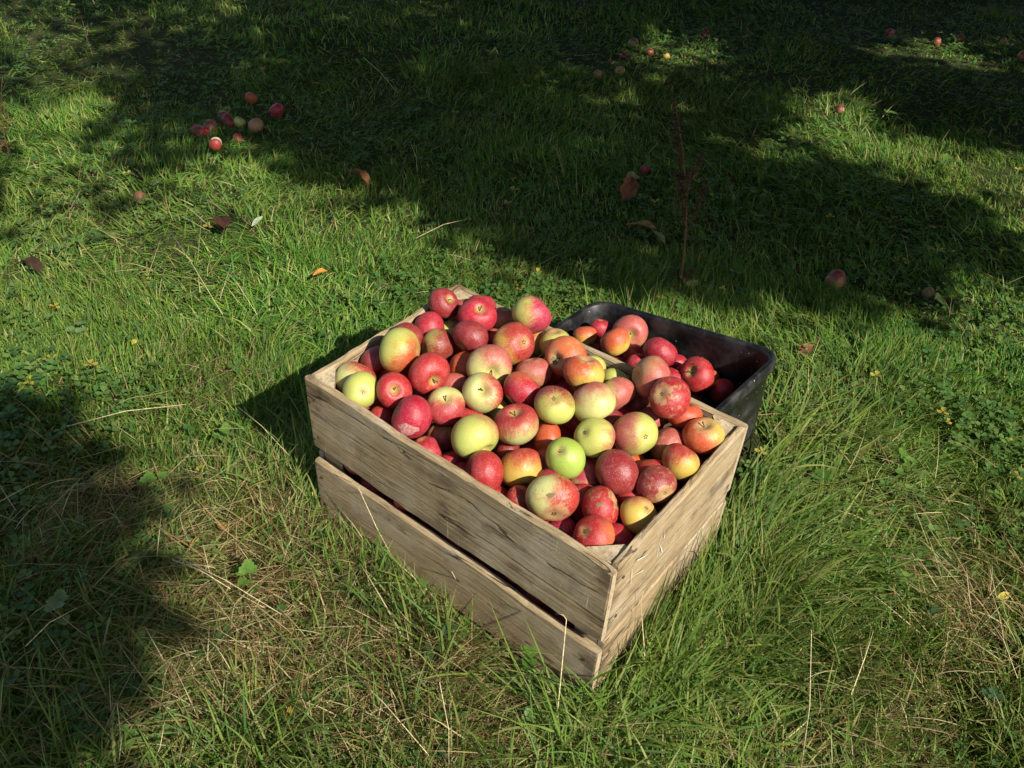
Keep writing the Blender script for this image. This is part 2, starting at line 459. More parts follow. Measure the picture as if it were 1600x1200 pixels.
def sun_reach(p):
    """share of sun the crowns are thinned to let through to ground point p"""
    q = p+np.stack([fbm(p, 2.6, 41)-0.5, fbm(p, 2.6, 47)-0.5], -1)*0.30
    sh = inside(q, SHADE_EDGE)
    s = np.where(sh, 0.02+0.60*np.clip(fbm(p, 2.0, 143)*2.6-1.22, 0, 1), 1.0)
    for poly, a in LIT_SPOTS:
        s[inside(q, poly) & sh] = a
    s[inside(q*0.5+p*0.5, NEAR_SHADE)] = 0.06
    for poly, a in DIM_SPOTS:
        s[inside(q, poly) & ~sh] = a
    return s

# ------------------------------------------------------------------ trees (outside the frame: their shade is in it)
def leaf_crown(name, parent, centres, radii, count, seed, soft=0.16):
    r = np.random.default_rng(seed)
    centres = np.array(centres); radii = np.array(radii)
    w = radii**2; w = w/w.sum()
    k = r.choice(len(centres), count, p=w)
    d = r.normal(size=(count, 3)); d /= np.linalg.norm(d, axis=1)[:, None]
    pos = centres[k]+d*(radii[k]*r.uniform(0.15, 1, count)**0.5)[:, None]*np.array([1, 1, 0.6])
    g = pos[:, :2]-SUN[:2]*((pos[:, 2]-0.05)/SUN[2])[:, None]
    g = g+r.normal(size=g.shape)*soft
    cellr = vnoise(g, 5.0, 77)*0.35+r.uniform(0, 1, count)*0.65
    keep = cellr > sun_reach(g)*0.9  # leaves left out where the shade map wants sun on the grass
    keep &= (sun_reach(g) < 0.97)
    pos = pos[keep]; n = len(pos)
    ax = r.normal(size=(n, 3)); ax[:, 2] -= 0.5; ax /= np.linalg.norm(ax, axis=1)[:, None]
    nn = r.normal(size=(n, 3))*0.7; nn[:, 2] += 0.6
    nn -= ax*np.sum(nn*ax, 1, keepdims=True); nn /= np.linalg.norm(nn, axis=1)[:, None]
    sd = np.cross(ax, nn)
    L = r.uniform(0.07, 0.115, n)[:, None]; W = L*0.36
    V = np.stack([pos, pos+ax*L*0.35+sd*W-nn*W*0.3, pos+ax*L, pos+ax*L*0.35-sd*W-nn*W*0.3], 1).reshape(-1, 3)
    b = np.arange(n)[:, None]*4
    q = np.concatenate([b+np.array([[0, 1, 2]]), b+np.array([[0, 2, 3]])], 1).ravel()
    me = mesh_np(name, V, q, np.arange(n*2)*3, smooth=False)
    o = link("crown", me, TREELEAF, parent)
    o["kind"] = "stuff"
    return o

def apple_tree(x, y, h, spread, count, seed, label, squash=(1.0, 1.0), soft=0.16):
    r = np.random.default_rng(seed)
    t = empty("apple_tree", (x, y, gz(x, y)-0.02))
    fork = 1.25
    lean = r.normal(size=2)*0.12
    tr = [(lean[0]*s*s, lean[1]*s*s, s*fork) for s in (0, 0.12, 0.4, 0.7, 1.0)]
    V, Fc = tube(tr, [0.17, 0.135, 0.115, 0.11, 0.10], 12)
    link("trunk", mesh_py("trunk", V, Fc), BARK, t)
    top = np.array(tr[-1]); cs, rs, limbs = [], [], []
    nl = 20
    for i in range(nl):
        a = 2*math.pi*i/nl*2.39+r.normal()*0.3
        rad = spread*math.sqrt((i+0.6)/nl)*r.uniform(0.85, 1.1)
        e = np.array([math.cos(a)*rad*squash[0], math.sin(a)*rad*squash[1], h*(0.62+0.36*r.uniform())-0.25*h*(rad/spread)**2*0.6])
        mid = top*0.5+e*0.5+np.array([0, 0, 0.25])+r.normal(size=3)*0.1
        pts = [top-np.array([0, 0, 0.12]), top*0.7+mid*0.3+np.array([0, 0, 0.08]), mid, mid*0.45+e*0.55, e]
        fine_ = np.concatenate([np.linspace(pts[q], pts[q+1], 6) for q in range(4)])+np.array([x, y, 0])
        gr = fine_[:, :2]-SUN[:2]*(fine_[:, 2]/SUN[2])[:, None]
        if not (sun_reach(gr) > 0.9).any():  # limbs that would shade sunny ground are left out
            limbs.append(tube(pts, [0.055, 0.045, 0.032, 0.02, 0.006], 7))
        for s in (0.0, 0.3, 0.6):
            c = e*(1-s)+mid*s
            cs.append(c+r.normal(size=3)*0.12+np.array([x, y, 0])); rs.append(r.uniform(0.65, 1.0)*spread/2.6)
    V, Fc = merge(limbs)
    link("limbs", mesh_py("limbs", V, Fc), BARK, t)
    o = leaf_crown("crown", t, cs, rs, count, seed+100, soft)
    o.location = (-x, -y, -(gz(x, y)-0.02))
    tag(t, label, "tree", "apple trees shading the grass")
    return t

apple_tree(2.75, 1.95, 4.3, 3.1, 64000, 3, "apple tree just right of the picture, shading the dark grass behind the bin", soft=0.09)
apple_tree(3.3, -1.75, 4.2, 2.6, 60000, 21, "unseen apple tree added behind the camera to shade the grass at the lower left edge", soft=0.05)  # extra tree put in for the lower left shade, crown cut to its outline
apple_tree(2.3, 5.6, 4.6, 3.3, 56000, 8, "apple tree farther right, shading the dark top right of the grass", soft=0.09)
apple_tree(-1.5, 4.9, 4.4, 3.6, 76000, 9, "apple tree beyond the top of the picture behind the dark grass")
apple_tree(-5.8, 6.2, 4.4, 3.2, 30000, 12, "apple tree beyond the fallen apples at the far left")

# ------------------------------------------------------------------ wooden crate
def board(name, parent, size, loc, rot=(0, 0, 0), mat=None, seed=0, nx=26, worn=0.0026, chips=()):
    """plank along local x, thickness y, height z, with worn edges"""
    r = np.random.default_rng(seed)
    lx, ly, lz = size
    b = min(0.0032, ly*0.22)
    ys = [-ly/2, -ly/2+b, ly/2-b, ly/2]; zs = [-lz/2, -lz/2+b, -lz/6, lz/6, lz/2-b, lz/2]
    # ring of the section, rounded corners
    ring = [(-ly/2+b, -lz/2), (ly/2-b, -lz/2), (ly/2, -lz/2+b)]+[(ly/2, z) for z in (-lz/6, lz/6)]+[(ly/2, lz/2-b), (ly/2-b, lz/2), (-ly/2+b, lz/2), (-ly/2, lz/2-b)]+[(-ly/2, z) for z in (lz/6, -lz/6)]+[(-ly/2, -lz/2+b)]
    n = len(ring)
    xs = [-lx/2, -lx/2+b]+list(np.linspace(-lx/2+0.02, lx/2-0.02, nx))+[lx/2-b, lx/2]
    V = []
    ph = r.uniform(0, 6, 4)
    for i, x in enumerate(xs):
        k = 0.82 if i in (0, len(xs)-1) else 1.0
        bow = worn*0.9*math.sin(x*5+ph[0]); top = worn*(math.sin(x*11+ph[1])+0.6*math.sin(x*29+ph[2])); bot = worn*(math.sin(x*13+ph[3])+0.5*math.sin(x*31+ph[0]))
        for (yy, zz) in ring:
            w = zz/lz+0.5
            e = (top*w+bot*(1-w)+r.normal()*0.0007) if abs(zz) > lz/4 else 0
            jit = r.normal(size=3)*0.00035
            sy = yy if abs(yy) < ly/2-1e-6 or k == 1 else yy*(1-(1-k)*0.8)
            sz = zz if k == 1 else math.copysign(abs(zz)-b*0.8*(abs(zz) > lz/2-b*1.01), zz)
            dz = 0
            for cx, cw, cd in chips:
                if zz > lz/2-b*1.5:
                    dz -= cd*math.exp(-((x-cx)/cw)**2)
            V.append((x+jit[0]*(0 < i < len(xs)-1), sy+bow+jit[1], sz+e+jit[2]+dz))
    Fc = []
    for i in range(len(xs)-1):
        for k in range(n):
            Fc.append((i*n+k, (i+1)*n+k, (i+1)*n+(k+1) % n, i*n+(k+1) % n))
    Fc.append(tuple(range(n))); Fc.append(tuple(range((len(xs)-1)*n, len(xs)*n))[::-1])
    me = mesh_py(name, V, [f[::-1] for f in Fc], smooth=False)
    me.materials.append(mat or WOOD); me.materials.append(ENDG)
    for p in me.polygons[-2:]:
        p.material_index = 1
    o = link(name, me, None, parent)
    o.location = loc; o.rotation_euler = rot
    return o

def build_crate():
    c = empty("wooden_crate", (CL/2, CW/2, 0))
    tag(c, "weathered open wooden crate heaped with apples, standing in the long grass", "crate")
    T = 0.014
    def at(x, y, z):
        return (x-CL/2, y-CW/2, z)
    SB, ST = 0.160, 0.183
    # long front and back boards cover the ends of the short ones
    upper = CH-ST
    o = board("side_board", c, (CL, T, upper), at(CL/2, T/2, ST+upper/2), seed=1, chips=((0.06, 0.01, 0.003), (-0.1, 0.02, 0.002), (0.325, 0.012, 0.004), (-0.326, 0.012, 0.003)))
    o["label"] = "upper front board"
    o.rotation_euler = (0, 0, 0)
    o = board("side_board", c, (CL-0.004, T, SB-0.004), at(CL/2+0.003, T/2-0.005, 0.002+(SB-0.004)/2), seed=2, chips=((-0.1, 0.05, 0.003), (0.18, 0.03, 0.0015)))
    o["label"] = "lower front board"
    board("side_board", c, (CL, T, upper-0.004), at(CL/2, CW-T/2, ST+(upper-0.004)/2), seed=3)
    board("side_board", c, (CL, T, SB-0.004), at(CL/2, CW-T/2, 0.002+(SB-0.004)/2), seed=4)
    wl = CW-2*T-0.002
    H1 = 0.172
    for X, s in ((T/2, 5), (CL-T/2, 7)):
        board("end_board", c, (wl, T, CH-H1-0.001), at(X, CW/2, H1+(CH-H1)/2), (0, 0, math.radians(90)), seed=s, chips=((0.05, 0.02, 0.002),))
        board("end_board", c, (wl, T, H1-0.008), at(X+(0.002 if X > 0.3 else -0.002), CW/2, 0.001+(H1-0.008)/2), (0, 0, math.radians(90)), seed=s+1)
    # triangular corner posts
    leg = 0.046
    for px, py, sx, sy in ((T, T, 1, 1), (CL-T, T, -1, 1), (CL-T, CW-T, -1, -1), (T, CW-T, 1, -1)):
        g = 0.0008
        prof = [(g, g), (leg*0.93, g), (leg, leg*0.09), (leg*0.09, leg), (g, leg*0.93)]
        z0, z1 = 0.004, CH-0.006
        V = [(sx*a, sy*b, z0) for a, b in prof]+[(sx*a, sy*b, z1-0.002*random.random()) for a, b in prof]
        n = len(prof)
        Fc = [(k, (k+1) % n, n+(k+1) % n, n+k) for k in range(n)]+[tuple(range(n))[::-1], tuple(range(n, 2*n))]
        if sx*sy < 0:
            Fc = [f[::-1] for f in Fc]
        me = mesh_py("corner_post", V, Fc, smooth=False)
        me.materials.append(WOOD); me.materials.append(ENDG); me.polygons[n+1].material_index = 1
        o = link("corner_post", me, None, c); o.location = at(px, py, 0)
    for k in range(4):
        y = T+0.045+k*(CW-2*T-0.09)/3
        board("bottom_slat", c, (CL-2*T-0.004, 0.085, 0.010), at(CL/2, y, 0.008), seed=20+k)
    # nails
    me = None
    spots = []
    for z in (0.22, 0.31):
        spots += [(0.022, -0.0006, z, 'y'), (CL-0.022, -0.0006, z, 'y')]
    for z in (0.045, 0.12):
        spots += [(0.024, -0.0056, z, 'y'), (CL-0.020, -0.0056, z, 'y')]
    for z in (0.05, 0.12, 0.215, 0.31):
        spots += [(CL+0.0006, 0.034, z, 'x'), (CL+0.0006, CW-0.034, z, 'x')]
    V, Fc = [], []
    for i in range(8):
        V.append((0.0034*math.cos(i*math.pi/4), 0, 0.0034*math.sin(i*math.pi/4)))
    for i in range(8):
        V.append((0.0025*math.cos(i*math.pi/4), -0.0008, 0.0025*math.sin(i*math.pi/4)))
    Fc = [(i, (i+1) % 8, 8+(i+1) % 8, 8+i) for i in range(8)]+[tuple(range(8, 16))]
    me = mesh_py("nail", V, Fc, False)
    for x, y, z, ax in spots:
        o = link("nail", me, NAIL, c); o.location = at(x, y, z)
        if ax == 'x':
            o.rotation_euler = (0, 0, math.radians(90))
    # white scratches left on the upper end board
    for pts in [[(0.1466, 0.3188), (0.1525, 0.2925), (0.144, 0.2816), (0.1583, 0.2529), (0.1486, 0.2524)], [(0.1063, 0.3008), (0.0899, 0.3069), (0.0669, 0.3195), (0.0555, 0.3154)], [(0.0999, 0.2762), (0.0968, 0.2667), (0.073, 0.2803), (0.0594, 0.2843)], [(0.0551, 0.3098), (0.0594, 0.2843), (0.0611, 0.2625)], [(0.0589, 0.2408), (0.0557, 0.2313), (0.052, 0.2238)], [(0.1382, 0.3082), (0.1384, 0.2744), (0.1404, 0.2537)]]:
        V, Fc = [], []
        for i, (y, z) in enumerate(pts):
            w = 0.0009*(0.4+random.random())*(0.3 if i in (0, len(pts)-1) else 1)
            V += [(CL+0.0025-CL/2, y-CW/2-w*0.6, z-w), (CL+0.0025-CL/2, y-CW/2+w*0.6, z+w)]
            if i:
                Fc.append((2*i-2, 2*i-1, 2*i+1, 2*i))
        link("white_scratch", mesh_py("white_scratch", V, Fc, False), CHALK, c)
    return c
crate = build_crate()

# ------------------------------------------------------------------ black plastic bin
BL, BD, BH = 0.485, 0.31, 0.19
B_YAW, B_TILT = math.radians(-3.0), math.radians(-11.0)
B_MAT = Matrix.Rotation(B_YAW, 4, 'Z') @ Matrix.Rotation(B_TILT, 4, 'Y')
B_ORG = Vector((0.112, 0.793, 0.18))-(B_MAT.to_3x3() @ Vector((0, BD, BH)))

def rrect(x0, y0, x1, y1, r, n=7):
    P = []
    for cx, cy, a0 in ((x1-r, y0+r, -90), (x1-r, y1-r, 0), (x0+r, y1-r, 90), (x0+r, y0+r, 180)):
        for k in range(n):
            a = math.radians(a0+90*k/(n-1)); P.append((cx+r*math.cos(a), cy+r*math.sin(a)))
    return P

def build_bin():
    t = empty("plastic_bin", (0, 0, 0))
    t.matrix_world = Matrix.Translation(B_ORG) @ B_MAT
    tag(t, "black plastic bin of apples standing behind the wooden crate", "bin")
    prof = [  # inset, z  outer wall up, over the rim, down inside
        (0.034, 0.004), (0.030, 0.0), (0.030, 0.006), (0.018, 0.10), (0.0105, BH-0.030), (0.0035, BH-0.028), (0.0005, BH-0.022), (0.0, BH-0.006), (0.002, BH-0.001),
        (0.006, BH), (0.0115, BH-0.001), (0.0145, BH-0.006), (0.0165, BH-0.03), (0.023, 0.10), (0.034, 0.012), (0.045, 0.006)]
    V = []; n = 28
    for ins, z in prof:
        V += [(x, y, z) for x, y in rrect(ins, ins, BL-ins, BD-ins, 0.048-ins*0.45)]
    Fc = []
    for i in range(len(prof)-1):
        for k in range(n):
            Fc.append((i*n+k, i*n+(k+1) % n, (i+1)*n+(k+1) % n, (i+1)*n+k))
    Fc.append(tuple(range((len(prof)-1)*n, len(prof)*n))); Fc.append(tuple(range(n))[::-1])
    body = link("tub_wall", mesh_py("tub_wall", V[3*n:], [tuple(i-3*n for i in f) for f in Fc if min(f) >= 3*n], True), PLASTIC, t)
    base = link("tub_base", mesh_py("tub_base", V[:4*n], [f for f in Fc if max(f) < 4*n]+[], True), PLASTIC, t)
    return t
build_bin()

# ------------------------------------------------------------------ apples
def apple_mesh(seed):
    r = np.random.default_rng(seed)
    nu, nv = 32, 22
    tall = r.uniform(0.80, 0.93); cone = r.uniform(0.02, 0.10); lob = r.uniform(0.012, 0.035); ph = r.uniform(0, 6.28, 6)
    cavd, cavw, basd = r.uniform(0.26, 0.36), r.uniform(0.24, 0.30), r.uniform(0.12, 0.2)
    V = []
    for j in range(nv+1):
        t = math.pi*j/nv
        for i in range(nu):
            a = 2*math.pi*i/nu
            rad = math.sin(t)**0.92*(1+cone*math.cos(t)); z = math.cos(t)*tall
            rho = rad
            z -= cavd*math.exp(-(rho/cavw)**2) if t < math.pi/2 else 0
            z += basd*math.exp(-(rho/0.24)**2) if t > math.pi/2 else 0
            k = 1+lob*math.cos(5*a+ph[0])*max(0, -math.cos(t))+0.035*math.cos(2*a+ph[1])+0.035*math.cos(a+ph[2])*math.cos(t)+0.022*math.cos(3*a+ph[3])*math.sin(2*t)
            x, y = rad*k*math.cos(a), rad*k*math.sin(a)
            z += 0.07*x*math.cos(ph[4])+0.07*y*math.sin(ph[4])
            V.append((x, y, z))
    Fc = []
    for j in range(nv):
        for i in range(nu):
            a, b, c, d = j*nu+i, (j+1)*nu+i, (j+1)*nu+(i+1) % nu, j*nu+(i+1) % nu
            Fc.append((a, b, c, d))
    me = mesh_py("apple", V, Fc, True)
    bm = bmesh.new(); bm.from_mesh(me); bmesh.ops.remove_doubles(bm, verts=bm.verts, dist=1e-4); bm.to_mesh(me); bm.free()
    me.polygons.foreach_set('use_smooth', np.ones(len(me.polygons), bool))
    me.materials.append(APPLE)
    me["cav"] = tall-cavd; me["bas"] = -tall+basd
    return me
APPLES = [apple_mesh(60+k) for k in range(9)]
V, Fc = tube([(0, 0, 0), (0.01, 0, 0.12), (0.05, 0.01, 0.26), (0.10, 0.02, 0.36)], [0.035, 0.028, 0.03, 0.048], 6)
STEM = mesh_py("stalk", V, Fc); STEM.materials.append(STALK)
def eye_mesh():
    parts = []
    for k in range(5):
        a = 2*math.pi*k/5; c, s = math.cos(a), math.sin(a)
        def p(u, v, z):
            return (u*c-v*s, u*s+v*c, -z)
        parts.append(([p(0.02, -0.035, 0.0), p(0.02, 0.035, 0.0), p(0.085, 0.025, 0.05), p(0.13, 0.0, 0.035), p(0.085, -0.025, 0.05), p(0.06, 0, 0.09)],
                      [(0, 1, 2, 5), (5, 2, 3), (5, 3, 4), (0, 5, 4)]))
    V, Fc = merge(parts)
    return mesh_py("eye", V, Fc, False)
EYEM = eye_mesh(); EYEM.materials.append(EYE)

BASE = dict(yg=(0.40, 0.43, 0.095), pg=(0.43, 0.43, 0.155), bg=(0.27, 0.38, 0.055), ye=(0.46, 0.33, 0.055), tan=(0.38, 0.20, 0.085), mag=(0.40, 0.04, 0.08))
BASE['or'] = (0.45, 0.115, 0.035)
BLUSH = dict(red=(0.345, 0.010, 0.018), cri=(0.34, 0.004, 0.026), mag=(0.37, 0.006, 0.055), dkr=(0.21, 0.009, 0.017), ora=(0.45, 0.062, 0.016), pnk=(0.37, 0.075, 0.062))

def view_axes(C):
    v = cam_pos-np.asarray(C); v = v/np.linalg.norm(v)
    rt = RGT-v*(RGT@v); rt /= np.linalg.norm(rt)
    up = np.cross(v, rt)
    return rt, up, v

def put_apple(C, r, base, blush, cov, side, pit, label, group, cat="apple", seed=None, russet=None, wide=1.0, dull=1.0):
    me = APPLES[random.randrange(len(APPLES))]
    o = link("apple", me)
    rt, up, v = view_axes(C)
    if pit:
        kind, dx, dy = pit
        ax = rt*dx+up*dy+v*math.sqrt(max(0.0, 1-dx*dx-dy*dy))
        if kind == 'c':
            ax = -ax
    else:
        while True:
            ax = rng.normal(size=3); ax /= np.linalg.norm(ax)
            if abs(ax@v) < 0.45:
                break
    q = Vector(ax.tolist()).to_track_quat('Z', 'Y')
    M = q.to_matrix() @ Matrix.Rotation(rng.uniform(0, 6.28), 3, 'Z')
    o.rotation_euler = M.to_euler()
    o.location = Vector(C)
    # the mesh is a little narrower along its axis: keep the seen size
    s = r*(1.09 if 'buried' in label else 1.03)
    o.scale = (s*wide, s*wide, s)
    a = math.radians(side)
    if cov >= 0.85:
        w = 0.5
    else:
        w = 1.0
    b = rt*math.cos(a)*w+up*math.sin(a)*w+v*(0.55 if cov > 0.85 else 0.05)
    b = b/np.linalg.norm(b)
    o["blush_side"] = [float(x) for x in (M.transposed() @ Vector(b.tolist()))]
    o["blush_cover"] = float(cov)
    j = (1+rng.normal()*0.06)*dull
    o["ground_tint"] = [float(min(1, x*j)) for x in BASE[base]]
    o["blush_tint"] = [float(min(1, x*j)) for x in BLUSH[blush]]
    o["russet"] = float(rng.uniform(0, 0.45) if russet is None else russet)
    tag(o, label, cat, group)
    if pit and pit[0] == 's':
        c = link("stalk", STEM, None, o); c.location = (0, 0, me["cav"]-0.02); c.rotation_euler = (0, 0, rng.uniform(0, 6))
    elif pit:
        c = link("eye", EYEM, None, o); c.location = (0, 0, me["bas"]+0.02)
    return o

def skin_patch(o, dx, dy, w, h, mat, name, turn=0.3):
    """an irregular mark that follows the skin, seen from the front at dx, dy (in radii)"""
    from mathutils.bvhtree import BVHTree
    me = o.data
    tree = BVHTree.FromPolygons([v.co for v in me.vertices], [p.vertices for p in me.polygons])
    rt, up, v = view_axes(o.location)
    Mi = o.rotation_euler.to_matrix().transposed()
    r_, u_, v_ = [Mi @ Vector(a.tolist()) for a in (rt, up, v)]
    n = 14; V = []
    for ring in (0.0, 0.25, 0.5, 0.75, 1.0):
        for k in range(1 if ring == 0 else n):
            a = 2*math.pi*k/n; j = ring*(1+(0.22*math.sin(3*a+1)+0.14*math.sin(5*a))*(ring == 1.0))
            x, y = w*math.cos(a)*j, h*math.sin(a)*j
            p = r_*(dx+x*math.cos(turn)-y*math.sin(turn))+u_*(dy+x*math.sin(turn)+y*math.cos(turn))
            hit_ = tree.ray_cast(p+v_*3, -v_)
            V.append((hit_[0]+hit_[1]*0.012) if hit_[0] else p)
    Fc = [(0, 1+k, 1+(k+1) % n) for k in range(n)]+[(1+b*n+k, 1+(b+1)*n+k, 1+(b+1)*n+(k+1) % n, 1+b*n+(k+1) % n) for b in range(3) for k in range(n)]
    link(name, mesh_py(name, V, Fc), mat, o)

